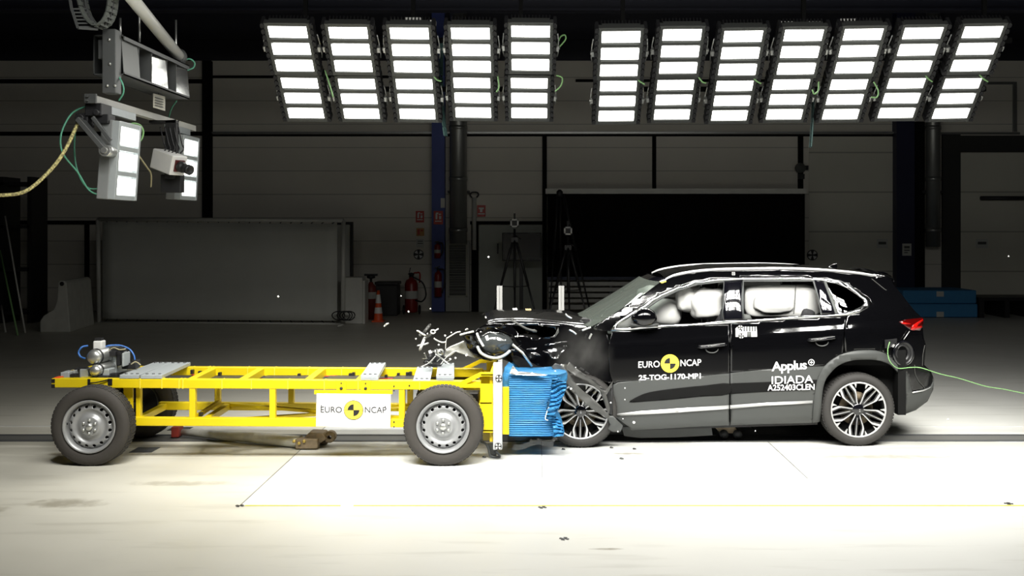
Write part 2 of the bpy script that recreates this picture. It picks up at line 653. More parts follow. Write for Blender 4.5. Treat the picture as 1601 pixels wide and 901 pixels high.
# wall trims and steel posts
n_tr = 0
for (a, b_, c, d, m_, th) in (
        (-60, 124, 322, 130, 'matte_black', 0.08), (322, 206, 1412, 209, 'duct', 0.10), (322, 210, 1412, 213, 'matte_black', 0.08),
        (-60, 206, 318, 212, 'matte_black', 0.08), (316, 95, 330, 345, 'matte_black', 0.15), (1470, 207, 1595, 210, 'duct', 0.10),
        (848, 212, 855, 492, 'matte_black', 0.10), (1020, 212, 1026, 295, 'matte_black', 0.06), (1248, 212, 1256, 296, 'matte_black', 0.06),
        (330, 118, 675, 122, 'matte_black', 0.05), (1432, 190, 1446, 470, 'matte_black', 0.1), (1474, 210, 1502, 470, 'side_wall', 0.1),
        (1502, 212, 1680, 238, 'side_wall', 0.06), (735, 346, 852, 351, 'matte_black', 0.09), (737, 351, 748, 491, 'matte_black', 0.07),
        (-40, 345, 150, 351, 'matte_black', 0.08), (132, 351, 138, 492, 'matte_black', 0.08), (44, 351, 54, 498, 'matte_black', 0.1),
        (900, 124, 1240, 128, 'matte_black', 0.05), (1540, 128, 1590, 132, 'duct', 0.05), (1584, 132, 1590, 206, 'duct', 0.05)):
    n_tr += 1
    struct(wbox(a, b_, c, d, th, 'trim_%d' % n_tr, m_))
# blue steel columns
struct(wbox(675, -40, 695, 487.5, 0.35, 'column_blue', 'blue_paint'))
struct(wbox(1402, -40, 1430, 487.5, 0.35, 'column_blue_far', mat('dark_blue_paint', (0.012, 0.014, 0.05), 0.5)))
# sectional doors in the back wall
dr = struct(wbox(749, 352, 850, 493, 0.05, 'door_1', mat('door_panel_grey', (0.50, 0.53, 0.48), 0.6)))
wbox(777, 381, 779.5, 397, 0.05, 'door_handle', 'black', BW - 0.09, dr)
M['door_white'] = wall_material('sectional_door', (0.70, 0.69, 0.60), 1.05)
dr = struct(wbox(1502, 239, 1700, 492, 0.08, 'door_2', 'door_white'))
hb = MB()
Yh = BW - 0.2
hb.cyl(P(1533, 310, Yh), P(1640, 310, Yh), 0.055, 10)
for q in (1536, 1570, 1604):
    hb.cyl(P(q, 310, Yh), P(q, 310, BW - 0.05), 0.04, 8)
hb.build('push_bar', 'dark_steel', dr)
struct(wbox(1265, 214, 1398, 492, 0.03, 'door_3', 'door_white'))

# ducts on the wall
for (x, r, yb, lab) in ((716.5, 13.5, 381, 'round metal duct beside the blue column above the grey ventilation grille'),
                        (1459, 11, 386, 'round metal duct beside the dark blue column above the blue mats')):
    Yd = BW - 0.35
    t = thing('duct', lab, 'duct', P(x, yb, Yd))
    d = MB()
    d.cyl(P(x, yb, Yd), P(x, -60, Yd), r / F * Yd, 24)
    d.build('pipe', 'duct', t)
    d = MB()
    for yy in (40, 120, 200, 280, 360):
        p = P(x, yy, Yd)
        d.lathe(p, (0, 0, 1), [(r / F * Yd, -0.05), (r / F * Yd + 0.015, -0.05), (r / F * Yd + 0.015, 0.05), (r / F * Yd, 0.05)], 24)
    explode(d.build('collar', 'duct', t))
    d = MB()
    for yy in (100, 300):
        p = P(x, yy, Yd)
        d.box(p.x - 0.28, p.x + 0.28, Yd, BW - 0.004, p.z - 0.03, p.z + 0.03)
    d.build('wall_bracket', 'dark_steel', t)

# ventilation grille under the first duct
t = thing('vent_cabinet', 'tall grey ventilation grille under the round duct beside the blue column', 'vent', P(715, 486, BW - 0.3))
wbox(697, 378, 734, 487.3, 0.3, 'cabinet', mat('vent_cabinet_grey', (0.45, 0.46, 0.42), 0.6), BW - 0.3, t)
fr = MB()
Yg = BW - 0.34
x0, x1, z0, z1 = (700.5 - CX) / F * Yg, (730 - CX) / F * Yg, CZ - (465 - CY) / F * Yg, CZ - (381 - CY) / F * Yg
for a in ((x0, x1, z1 - 0.03, z1), (x0, x1, z0, z0 + 0.03), (x0, x0 + 0.03, z0, z1), (x1 - 0.03, x1, z0, z1)):
    fr.box(a[0], a[1], Yg, Yg + 0.04, a[2], a[3])
fr.build('frame', mat('grille_frame', (0.42, 0.42, 0.36), 0.5), t)
gl = MB()
k = z0 + 0.05
while k < z1 - 0.05:
    gl.add([(x0, Yg + 0.035, k), (x1, Yg + 0.035, k), (x1, Yg + 0.005, k + 0.03), (x0, Yg + 0.005, k + 0.03)], [(0, 1, 2, 3)])
    k += 0.045
gl.build('grille', 'grille', t, solid=0.004)

# black backdrop screen hung in front of the wall
t = thing('backdrop_screen', 'wide black roll-down backdrop hanging under a pale bar behind the car', 'screen', P(1057, 433, BW - 0.6))
Ys = BW - 0.6
sc = MB()
x0, x1 = (856 - CX) / F * Ys, (1258 - CX) / F * Ys
nx = 60
zt, zb = CZ - (300 - CY) / F * Ys, CZ - (434 - CY) / F * Ys
vs, fs = [], []
for i in range(nx + 1):
    x = x0 + (x1 - x0) * i / nx
    for j in range(9):
        vs.append((x, Ys + 0.025 * sin(x * 7.3) + 0.02 * sin(x * 17), zt + (zb - zt) * j / 8))
for i in range(nx):
    for j in range(8):
        a = i * 9 + j
        fs.append((a, a + 9, a + 10, a + 1))
sc.add(vs, fs, True)
sc.build('curtain', 'curtain', t, solid=0.01)
wbox(853, 295, 1261, 303, 0.14, 'top_bar', mat('screen_bar', (0.80, 0.80, 0.74), 0.5), Ys - 0.08, t)
wbox(856, 433, 1258, 438, 0.10, 'bottom_bar', mat('screen_bottom_bar', (0.02, 0.03, 0.07), 0.5), Ys - 0.06, t)
for q in (862, 1252):
    MB().bar(P(q, 299, Ys + 0.05), P(q, 299, BW), 0.05, 0.05).build('wall_bracket', 'dark_steel', t)

# low banded bench seen under the backdrop
t = thing('storage_rack', 'low pale banded storage rack standing under the black backdrop', 'rack', P(1000, 486, BW - 0.5))
for (a, b_) in ((441, 447), (450, 456), (459, 465), (468, 473), (477, 484)):
    wbox(858, a, 1240, b_, 0.06, 'slat', 'white_steel', BW - 0.5, t)
for q in (860, 955, 1050, 1145, 1238):
    wbox(q - 2, 440, q + 2, 487.5, 0.4, 'upright', 'grey_steel', BW - 0.44, t)

# ------------------------------------------------------------------ lamp panels
def lamp_panel(name, label, cat, group=None, lens='lens', boxed=False):
    """LED flood lamp: three lens strips in a frame, black ribbed sides, pale yoke arms; local x wide, z high, faces -y"""
    t = thing(name, label, cat, (0, 0, 0), group)
    W, H = 0.455, 0.160
    pit = 0.250
    fr = MB()
    zs = [-pit, 0, pit]
    # front frame made of bars round the lenses
    for z in (-1.5 * pit + 0.012, -0.5 * pit, 0.5 * pit, 1.5 * pit - 0.012):
        fr.box(-W / 2 - 0.012, W / 2 + 0.012, -0.022, 0.03, z - 0.024, z + 0.024)
    for sx in (-1, 1):
        a, b_ = sorted((sx * W / 2, sx * (W / 2 + 0.045)))
        fr.box(a, b_, -0.026, 0.05, -1.5 * pit - 0.01, 1.5 * pit + 0.01)
    fr.box(-W / 2, W / 2, 0.02, 0.09, -1.5 * pit, 1.5 * pit)
    fr.build('housing', 'galv' if boxed else 'lamp_housing', t, bevel=0.004)
    if boxed:
        cs = MB()
        cs.box(-W / 2 - 0.05, W / 2 + 0.05, 0.04, 0.155, -1.5 * pit - 0.015, 1.5 * pit + 0.015)
        cs.build('casing', mat('casing_grey', (0.22, 0.23, 0.23), 0.5), t, bevel=0.01)
    for z in zs:
        le = MB()
        le.add([(-W / 2, -0.012, z - H / 2), (W / 2, -0.012, z - H / 2), (W / 2, -0.012, z + H / 2), (-W / 2, -0.012, z + H / 2)], [(0, 1, 2, 3)])
        le.build('lens', lens, t, fixn=False)
    for sx in (() if boxed else (-1, 1)):
        hs = MB()
        xx = sx * (W / 2 + 0.06)
        for k in range(9):
            z = -1.4 * pit + 2.8 * pit * k / 8
            hs.box(xx - 0.024, xx + 0.024, -0.035, 0.10, z - 0.024, z + 0.024)
            hs.cyl((xx, -0.042, z + 0.03), (xx, -0.02, z + 0.03), 0.013, 8)
        hs.box(xx - 0.018, xx + 0.018, -0.02, 0.11, -1.55 * pit, 1.55 * pit)
        hs.build('heat_sink', 'lamp_black', t)
    for sx in (() if boxed else (-1, 1)):
        yk = MB()
        xx = sx * (W / 2 + 0.095)
        yk.tube([(xx, 0.06, 0.17), (xx + sx * 0.012, 0.06, 0.05), (xx + sx * 0.012, 0.08, -0.12), (xx, 0.1, -0.20)], 0.009, 8)
        yk.box(xx - 0.018, xx + 0.018, 0.0, 0.06, -0.05, 0.02)
        yk.cyl((xx - 0.03, 0.03, -0.015), (xx + 0.03, 0.03, -0.015), 0.022, 12)
        yk.build('yoke', 'alu', t)
    bk = MB()
    for k in range(12):
        x = -W / 2 + W * k / 11
        bk.box(x - 0.006, x + 0.006, 0.09, 0.17, -1.45 * pit, 1.45 * pit)
    bk.build('rear_fins', 'lamp_black', t)
    return t


UP = [(456, 76), (549, 77), (643, 78), (737, 78), (829.5, 75), (969, 83.7), (1063, 80), (1157, 82.5), (1250, 81), (1341.7, 79.5), (1433.5, 77.5), (1525.5, 76)]
LO = [(474, 153), (562, 154), (650.5, 154.5), (739, 152.5), (827.5, 153), (965, 157.5), (1053, 155.5), (1144, 157), (1231, 155), (1320, 155), (1408.5, 153), (1494.5, 153.5)]
ORD = ['first', 'second', 'third', 'fourth', 'fifth']
ORD7 = ORD + ['sixth', 'seventh']
proto = None
SWAY = [(-0.4, 0.6), (0.2, -0.5), (-0.1, 0.4), (0.3, 0.0), (0, 0.5), (-0.5, 0.7), (0.6, 1.0), (0.2, 1.2), (-0.3, 1.0), (0.1, 1.6), (0.4, 1.4), (-0.2, 1.8)]
for row, pts, Yr, tilt in (('upper', UP, 12.72, 47), ('lower', LO, 13.45, 48)):
    for i, (x, y) in enumerate(pts):
        n = i if i < 5 else i - 5
        side = 'left-hand block of five' if i < 5 else 'right-hand block of seven'
        lab = '%s lamp from the left in the %s row of the %s' % (ORD7[n], row, side)
        rot = (radians(tilt + SWAY[i][0]), radians(-SWAY[i][1] * 0.5 if i > 4 else 0.6), radians(0))
        if proto is None:
            proto = lamp_panel('floodlight', lab, 'lamp', 'ceiling floodlights above the crash')
            t = proto
            t.location, t.rotation_euler = P(x, y, Yr), rot
        else:
            t = dup(proto, P(x, y, Yr), rot, lab)
# the matching bank on the camera's side of the car, seen mirrored in the car's windows
FRONT = []
for row, Yr, zr, tilt in (('upper', 7.05, 5.55, 52), ('lower', 6.45, 4.75, 52)):
    for i in range(12):
        x = -2.95 + 0.715 * i + (0.42 if i > 4 else 0)
        lab = '%s %s-row lamp of the near-side bank mirrored in the car' % (
            (ORD7 + ['eighth', 'ninth', 'tenth', 'eleventh', 'twelfth'])[i], row)
        rot = (radians(tilt), 0, pi)
        if not FRONT:
            o = lamp_panel('floodlight', lab, 'lamp', 'floodlights on the near side mirrored in the car windows', 'near_lens')
            o.location, o.rotation_euler = (x, Yr, zr), rot
            FRONT.append(o)
        else:
            dup(FRONT[0], (x, Yr, zr), rot, lab)

# frames that carry the lamp banks
for (Yf, z1, z2, xa, xb, tg) in ((13.15, 4.62, 3.98, -3.1, -0.02, 'left'), (13.15, 4.62, 3.98, 0.85, 5.75, 'right')):
    t = thing('lighting_rig', 'dark steel frame carrying the %s' % ('block of five lamps' if tg == 'left' else 'block of seven lamps'),
              'frame', ((xa + xb) / 2, Yf, z2))
    for zz, yy in ((4.44, 12.82), (3.945, 13.56)):
        MB().box(xa, xb, yy, yy + 0.06, zz, zz + 0.06).build('cross_beam', 'matte_black', t)
    for k in range(3):
        x = xa + 0.2 + (xb - xa - 0.4) * k / 2
        m_ = MB()
        m_.bar((x, Yf, 4.25), (x, Yf, 10.5), 0.05, 0.05)
        m_.bar((x, 12.86, 4.47), (x, 13.58, 3.97), 0.05, 0.05)
        m_.build('hanger', 'matte_black', t)
t = thing('lighting_rig', 'dark steel frame carrying the lamp bank on the near side', 'frame', (1.2, 6.7, 5.0))
for zz, yy in ((5.66, 6.90), (4.86, 6.30)):
    MB().box(-3.4, 6.2, yy, yy + 0.06, zz, zz + 0.06).build('cross_beam', 'dark_steel', t)
for x in (-3.0, -0.2, 2.6, 5.9):
    m_ = MB()
    m_.bar((x, 6.7, 5.6), (x, 6.7, 10.5), 0.05, 0.05)
    m_.bar((x, 6.93, 5.69), (x, 6.33, 4.89), 0.05, 0.05)
    m_.build('hanger', 'dark_steel', t)

# ------------------------------------------------------------------ the lamp and camera rig at the left
XR = -4.32
t = thing('support_rail', 'pale steel rail running away from the camera above two lamps and a white camera', 'rail', (XR, 11.7, 3.4))
rl = MB()
rl.box(XR - 0.04, XR + 0.04, 10.2, 13.2, 3.395, 3.465)
rl.build('rail', 'white_steel', t, bevel=0.004)
MB().box(XR + 0.0, XR + 0.05, 10.45, 11.2, 3.32, 3.394).build('side_plate', 'galv', t)
MB().box(XR + 0.0, XR + 0.05, 12.2, 12.95, 3.32, 3.394).build('side_plate', 'galv', t)
rb = MB()
rb.box(XR - 0.055, XR + 0.055, 10.17, 10.2, 3.385, 3.475)
for z in (3.41, 3.45):
    rb.cyl((XR - 0.02, 10.14, z), (XR - 0.02, 10.18, z), 0.012, 8)
rb.build('end_plate', 'grey_steel', t)

# two lamps of the same make on the rail
for (c, yaw, tl, lab) in ((P(197, 253, 10.6), 89, 4, 'bright lamp panel hanging at the near end of the pale rail'),
                         (P(294.5, 263, 12.8), 88, 3, 'bright lamp panel hanging at the far end of the pale rail, behind the white camera')):
    o = lamp_panel('floodlight', lab, 'lamp', 'lamps on the pale rail', 'lens', True)
    o.location, o.rotation_euler = c, (radians(tl), 0, radians(yaw))
# yoke holding the near lamp, with its black drive box
t = thing('pan_bracket', 'black motor bracket hanging the near lamp from the pale rail', 'bracket', (XR, 10.35, 3.3))
m_ = MB()
m_.box(XR - 0.08, XR + 0.08, 10.24, 10.5, 3.27, 3.394)
m_.box(XR - 0.18, XR - 0.06, 10.26, 10.42, 3.17, 3.30)
m_.box(XR - 0.02, XR + 0.13, 10.28, 10.46, 3.20, 3.29)
m_.cyl((XR - 0.12, 10.2, 3.24), (XR - 0.12, 10.3, 3.24), 0.045, 14)
m_.cyl((XR + 0.04, 10.2, 3.3), (XR + 0.04, 10.3, 3.3), 0.03, 12)
m_.build('drive_box', 'lamp_black', t, bevel=0.012)
m_ = MB()
a, b_ = P(124, 186, 10.20), P(167, 236, 10.20)
m_.bar(a, b_, 0.05, 0.13, (0, 1, 0))
m_.bar(a + Vector((0.12, 0.02, 0.02)), b_ + Vector((0.03, 0.02, 0.1)), 0.03, 0.04)
m_.build('swing_arm', 'grey_steel', t, bevel=0.006)
m_ = MB()
m_.cyl(b_ + Vector((0, -0.06, 0)), b_ + Vector((0, 0.12, 0)), 0.055, 20)
m_.cyl(b_ + Vector((0, -0.075, 0)), b_ + Vector((0, -0.05, 0)), 0.03, 12)
m_.build('pivot', 'alu', t)

# white camera hanging on a black post
t = thing('mounted_camera', 'white box camera with a black lens hanging on a black post between two lamps', 'camera', P(262, 256, 11.7))
c = P(265, 254, 11.7)
ax = Vector((0.80, -0.50, -0.27)).normalized()
m_ = MB()
m_.bar(c - ax * 0.19, c + ax * 0.16, 0.20, 0.22)
m_.build('camera_body', 'white', t, bevel=0.012)
m_ = MB()
m_.bar(c + ax * 0.16, c + ax * 0.175, 0.12, 0.13)
m_.build('front_plate', mat('dark_red_plate', (0.10, 0.02, 0.02), 0.4), t)
m_ = MB()
m_.lathe(c + ax * 0.185, ax, [(0, 0), (0.06, 0), (0.06, 0.05), (0.048, 0.055), (0.048, 0.12), (0.055, 0.125), (0.055, 0.17), (0.04, 0.17), (0.03, 0.15), (0, 0.15)], 24)
m_.build('camera_lens', 'black', t)
m_ = MB()
m_.box(c.x - 0.10, c.x + 0.02, c.y + 0.14, c.y + 0.24, c.z - 0.25, 3.394)
m_.box(-4.37, c.x + 0.02, c.y + 0.14, c.y + 0.24, 3.36, 3.394)
m_.box(c.x - 0.12, c.x + 0.10, c.y + 0.06, c.y + 0.2, c.z - 0.33, c.z - 0.13)
m_.box(c.x - 0.05, c.x + 0.05, c.y - 0.02, c.y + 0.16, c.z - 0.18, c.z - 0.11)
m_.build('post', 'black', t, bevel=0.006)
m_ = MB()
for k in range(5):
    q = c + Vector((-0.08 + 0.05 * k, 0, 0.10))
    m_.tube(cr([q, q + Vector((0.03, 0.02, 0.05)), q + Vector((0.0, 0.05, 0.12)), q + Vector((-0.05, 0.08, 0.3))]), 0.008, 6)
explode(m_.build('cable', 'dark_steel', t))

# sheet-metal tray over the rail
t = thing('ballast_tray', 'long grey sheet-metal tray with open bays hanging above the pale rail', 'tray', (-4.15, 11.1, 3.66))
m_ = MB()
m_.box(-4.30, -4.00, 10.2, 12.1, 3.66, 3.672)
m_.box(-4.30, -4.00, 10.2, 12.1, 4.035, 4.047)
m_.box(-4.30, -4.29, 10.2, 12.1, 3.66, 4.047)
m_.box(-4.012, -4.0, 10.2, 12.1, 4.0, 4.047)
m_.box(-4.012, -4.0, 10.2, 12.1, 3.66, 3.69)
m_.build('channel', 'grey_steel', t)
for (a, b_, nm, mm) in ((10.2, 10.62, 'bay_panel', 'lamp_housing'), (10.98, 11.42, 'mirror_panel', 'alu_bright'), (11.72, 12.1, 'bay_panel', 'alu_bright')):
    m_ = MB()
    dx = 0.0 if nm == 'bay_panel' and mm == 'lamp_housing' else 0.035
    m_.add([(-4.006 - dx, a, 3.69), (-4.006, b_, 3.69), (-4.03, b_, 4.02), (-4.03 - dx, a, 4.02)], [(0, 1, 2, 3)])
    m_.build(nm, mm, t, solid=0.006)
m_ = MB()
for yy in (10.62, 10.98, 11.42, 11.72):
    m_.box(-4.28, -4.02, yy - 0.006, yy + 0.006, 3.672, 4.035)
explode(m_.build('divider', 'grey_steel', t))
t = thing('rig_column', 'dark steel column with bolts holding the grey tray above the pale rail', 'column', (-4.2, 10.1, 3.47))
m_ = MB()
x0, x1 = P(163, 0, 10.1).x, P(184, 0, 10.1).x
m_.box(x0, x1, 10.05, 10.19, 3.466, wpz(45, 10.05))
m_.box(x0 - 0.06, x0, 10.1, 10.19, wpz(92, 10.1), wpz(62, 10.1))
m_.build('column', 'grey_steel', t, bevel=0.006)
m_ = MB()
for (x, y) in ((171, 62), (168, 134), (180, 134), (172, 100)):
    m_.lathe(P(x, y, 10.05), (0, -1, 0), [(0.014, 0), (0.014, 0.012), (0, 0.014)], 8)
m_.build('bolts', 'alu', t)
m_ = MB()
for q, yy in ((225, 10.9), (200, 10.4), (277, 12.0)):
    m_.cyl((-4.12, yy, 4.04), (-4.12, yy, 4.25 + 0.3 * (yy - 10.2 > 0.5)), 0.012, 8)
explode(m_.build('hanger_rod', 'alu', t))
# diagonal pale pipe
t = thing('roof_pipe', 'thick pale pipe slanting down over the grey tray', 'pipe', P(240, 60, 10.8))
m_ = MB()
a, b_ = P(176, -40, 9.4), P(280, 88, 12.05)
m_.cyl(a, b_, 0.062, 20)
m_.build('pipe', 'white_steel', t)
m_ = MB()
d = (b_ - a).normalized()
m_.lathe(b_, d, [(0.062, -0.02), (0.085, -0.02), (0.085, 0.03), (0.05, 0.03), (0, 0.04)], 20)
m_.box(b_.x - 0.03, b_.x + 0.05, b_.y - 0.02, b_.y + 0.06, 4.05, b_.z)
m_.build('pipe_clamp', 'grey_steel', t)
m_ = MB()
m_.cyl(a, a + Vector((0, 0, 6.0)), 0.02, 8)
m_.build('hanger', 'dark_steel', t)
# label plate
t = thing('label_plate', 'small pale plate with grey lines hanging under the grey tray', 'plate', P(248, 160, 11.5))
m_ = MB()
m_.add([P(239, 146, 11.4), P(257.5, 151, 11.7), P(257.5, 173.5, 11.7), P(239, 168, 11.4)], [(0, 1, 2, 3)])
m_.build('plate', mat('pale_plate', (0.60, 0.58, 0.50), 0.6), t, solid=0.006)
m_ = MB()
for k in range(4):
    a, b_ = P(242.5, 152.5 + 4 * k, 11.43), P(255, 156 + 4 * k, 11.63)
    m_.bar(a + Vector((0.006, -0.012, 0)), b_ + Vector((0.006, -0.012, 0)), 0.004, 0.010)
m_.build('printed_lines', 'grille', t)
m_ = MB()
m_.cyl(P(248, 150, 11.55), P(248, 130, 11.55), 0.006, 6)
m_.build('wire', 'dark_steel', t)

# rope, cables
def cable(name, label, pts, r, m_, cat='cable', group=None, n=8):
    b = MB()
    b.tube(cr(pts, n=8), r, n)
    return tag(b.build(name, m_), label, cat, group)


rp = [P(-40, 306, 9.6), P(0, 305.5, 9.7), P(40, 299, 9.8), P(78, 267, 9.95), P(102, 234, 10.05), P(122, 192, 10.2)]
M['rope'] = mat('rope', (0.62, 0.55, 0.22), 0.8)
nt = M['rope'].node_tree
wv = nt.nodes.new('ShaderNodeTexChecker')
wv.inputs['Scale'].default_value = 42
wv.inputs['Color1'].default_value = (0.68, 0.62, 0.26, 1)
wv.inputs['Color2'].default_value = (0.30, 0.26, 0.12, 1)
tc = nt.nodes.new('ShaderNodeTexCoord')
nt.links.new(tc.outputs['Object'], wv.inputs['Vector'])
nt.links.new(wv.outputs[0], nt.nodes['Principled BSDF'].inputs['Base Color'])
cable('rope', 'yellow and black braided rope sagging from the frame edge up to the lamp bracket', rp, 0.017, 'rope', 'rope')
cable('lamp_cable', 'long green cable looping down from the rail end to the back of the near lamp',
      [P(135, 166, 10.3), P(112, 178, 10.3), P(97, 205, 10.25), P(95, 228, 10.25), P(102, 246, 10.3), P(122, 270, 10.4), P(140, 298, 10.45), P(162, 306, 10.5)], 0.009, 'green_cable')
cable('lamp_cable', 'shorter green cable hanging inside the long loop behind the near lamp',
      [P(128, 180, 10.5), P(118, 205, 10.5), P(117, 245, 10.5), P(124, 275, 10.5), P(138, 294, 10.55), P(158, 294, 10.6)], 0.008, 'green_cable')
cable('lamp_cable', 'bright lime cable arching over the top of the near lamp',
      [P(200, 197, 10.75), P(208, 193, 10.8), P(219, 196, 10.9), P(224, 206, 10.95), P(221, 218, 10.95), P(212, 226, 10.9)], 0.010, 'lime_cable')
cable('lamp_cable', 'thin tan cable drooping from the near lamp towards the camera post',
      [P(212, 236, 10.9), P(220, 248, 11.1), P(230, 262, 11.4), P(236, 272, 11.6), P(236, 292, 11.75)], 0.009, 'tan')
cable('lamp_cable', 'green cable curling from the dark column down to the pale rail',
      [P(186, 120, 10.15), P(192, 132, 10.13), P(193, 145, 10.15), P(186, 157, 10.2)], 0.008, 'green_cable')
cable('lamp_cable', 'green cable curling behind the far end of the grey tray',
      [P(284, 96, 12.15), P(296, 92, 12.2), P(304, 98, 12.25), P(302, 106, 12.25), P(292, 110, 12.2)], 0.009, 'green_cable')
cable('lamp_cable', 'green cable running from the tray down to the far end of the rail',
      [P(276, 158, 12.1), P(268, 170, 12.3), P(264, 184, 12.5)], 0.008, 'green_cable')


def drag_chain(name, label, pts, wdt, th, m_):
    """cable carrier: a row of links bent along a path"""
    t = thing(name, label, 'cable carrier', pts[0])
    c = cr(pts, n=10)
    b, b2 = [MB(), MB()], MB()
    acc = 0
    for i in range(len(c) - 1):
        acc += (c[i + 1] - c[i]).length
        if acc > 0.045:
            acc = 0
            d = (c[i + 1] - c[i]).normalized()
            for sx in (-1, 1):
                q = c[i] + Vector((0, 1, 0)) * sx * wdt / 2
                b[sx > 0].bar(q - d * 0.026, q + d * 0.026, 0.012, th, (0.3, 1, 0.2))
            b2.bar(c[i] - Vector((0, wdt / 2, 0)), c[i] + Vector((0, wdt / 2, 0)), 0.014, th * 0.7)
    for k in b:
        k.build('link_row', m_, t)
    b2.build('cross_bar', m_, t)
    b = MB()
    b.tube(c, 0.012, 6)
    b.build('inner_cable', 'black', t)
    return t


M['chain'] = mat('carrier_grey', (0.10, 0.11, 0.10), 0.6)
M['chain_green'] = mat('carrier_green', (0.10, 0.20, 0.19), 0.5)
drag_chain('cable_carrier', 'grey cable carrier hanging in a U above the dark column',
           [P(126, -20, 9.9), P(131, 10, 9.9), P(140, 30, 9.9), P(154, 41, 9.9), P(167, 34, 9.9), P(175, 14, 9.9), P(178, -20, 9.9)], 0.16, 0.05, 'chain')
b = MB()
for k in range(6):
    a = k / 5
    b.bar(P(112 + 8 * a, 14 + 28 * a, 9.7), P(136 + 12 * a, 14 + 28 * a, 9.9), 0.014, 0.014)
b.bar(P(112, 14, 9.7), P(122, 44, 9.7), 0.02, 0.02)
b.bar(P(136, 14, 9.9), P(152, 46, 9.9), 0.02, 0.02)
b.bar(P(122, 44, 9.7), P(152, 46, 9.9), 0.02, 0.02)
b.bar(P(112, 14, 9.7), P(100, -60, 9.7), 0.02, 0.02)
b.bar(P(136, 14, 9.9), P(126, -60, 9.9), 0.02, 0.02)
tag(b.build('ladder_tray', 'grey_steel'), 'small grey ladder grating beside the hanging cable carrier', 'grating')
drag_chain('cable_carrier', 'green cable carrier hanging behind the left-hand lamp block beside the blue column',
           [P(690, 60, 13.9), P(690, 120, 13.9), P(691, 160, 13.9), P(694, 192, 13.9), P(697, 214, 13.9)], 0.10, 0.09, 'chain_green')
drag_chain('cable_carrier', 'green cable carrier hanging behind the right-hand lamp block',
           [P(1271, 60, 13.9), P(1271, 130, 13.9), P(1271, 170, 13.9), P(1269, 205, 13.9), P(1267, 230, 13.9)], 0.10, 0.09, 'chain_green')
b = MB()
# short green leads between neighbouring lamps
k = 0
for (pts, Y) in (([(508, 110), (514, 128), (521, 152)], 13.0), ([(674, 112), (682, 124), (690, 127)], 13.0), ([(778, 118), (780, 136), (776, 144)], 13.0),
                 ([(871, 72), (876, 58), (883, 55), (884, 62), (874, 74)], 12.8), ([(870, 118), (879, 122), (877, 134), (868, 143)], 13.0),
                 ([(992, 118), (1000, 127), (1008, 132)], 13.0), ([(1092, 120), (1098, 128), (1104, 130)], 13.0), ([(1174, 116), (1182, 126), (1190, 131)], 13.0),
                 ([(1280, 128), (1279, 142), (1273, 147), (1270, 140)], 13.0), ([(1366, 128), (1373, 142), (1371, 152), (1362, 152)], 13.0),
                 ([(1444, 112), (1450, 122), (1458, 128)], 13.0), ([(1528, 112), (1536, 122), (1545, 128)], 13.0)):
    k += 1
    c_ = sum((P(x, y, Y) for x, y in pts), Vector((0, 0, 0))) / len(pts)
    lamp = min((o for o in COL.objects if o.get('group') == 'ceiling floodlights above the crash'), key=lambda o: (o.location - c_).length)
    m_ = MB()
    m_.tube(cr([P(x, y, Y) for x, y in pts], n=8), 0.009, 8)
    o = m_.build('lamp_lead', 'lime_cable')
    o.parent = lamp
    o.matrix_parent_inverse = Matrix.LocRotScale(lamp.location, lamp.rotation_euler, None).inverted()

# small boards standing above the lamp blocks
for (x0, y0, x1, y1, lab) in ((611, 31, 632, 39, 'small grey box above the third lamp, left of its taller neighbour'), (633, 27, 658, 39, 'taller grey box with a dark printed strip above the third lamp'),
                              (660, 31, 681, 39, 'small grey box above the third lamp, right of its taller neighbour'), (1220, 33, 1240, 42, 'small grey box above the lamp bank, first of the three on the right-hand block'),
                              (1264, 33, 1285, 42, 'small grey box above the lamp bank, second of the three on the right-hand block'), (1314, 29, 1340, 41, 'grey box with a dark printed strip above the right-hand block')):
    Yb = 13.02
    b = MB()
    p0, p1 = P(x0, y1, Yb), P(x1, y0, Yb)
    b.box(p0.x, p1.x, Yb, Yb + 0.12, p0.z, p1.z)
    o = tag(b.build('driver_box', 'grey_steel', None, bevel=0.006), lab, 'box', 'driver boxes above the lamps')
    o.data.materials[0] = mat('driver_box', (0.70, 0.70, 0.66), 0.6)
    if 'strip' in lab:
        m_ = MB()
        for k in range(5):
            x = p0.x + (p1.x - p0.x) * (0.2 + 0.13 * k)
            m_.box(x, x + 0.018, Yb - 0.003, Yb, p0.z + 0.018, p0.z + 0.045)
        m_.build('printed_strip', 'black', o)
    m_ = MB()
    m_.bar(((p0.x + p1.x) / 2, Yb + 0.06, p0.z + 0.002), ((p0.x + p1.x) / 2, Yb + 0.06, 4.66), 0.03, 0.03)
    m_.build('foot', 'dark_steel', o)

# beams under the roof
for k, (yy, Yb) in enumerate(((-6, 14.5), (16, 20.0))):
    t = thing('roof_beam', ['dark roof beam across the hall above the lamp blocks', 'dark roof beam further back under the ceiling'][k], 'beam', (0, Yb, wpz(yy, Yb)))
    b = MB()
    z = wpz(yy, Yb)
    b.box(-17.9, 17.9, Yb, Yb + 0.25, z, z + 0.04)
    b.box(-17.9, 17.9, Yb + 0.11, Yb + 0.14, z, z + 0.4)
    b.box(-17.9, 17.9, Yb, Yb + 0.25, z + 0.36, z + 0.4)
    b.build('beam', mat('roof_beam_blue', (0.02, 0.022, 0.04), 0.6), t)

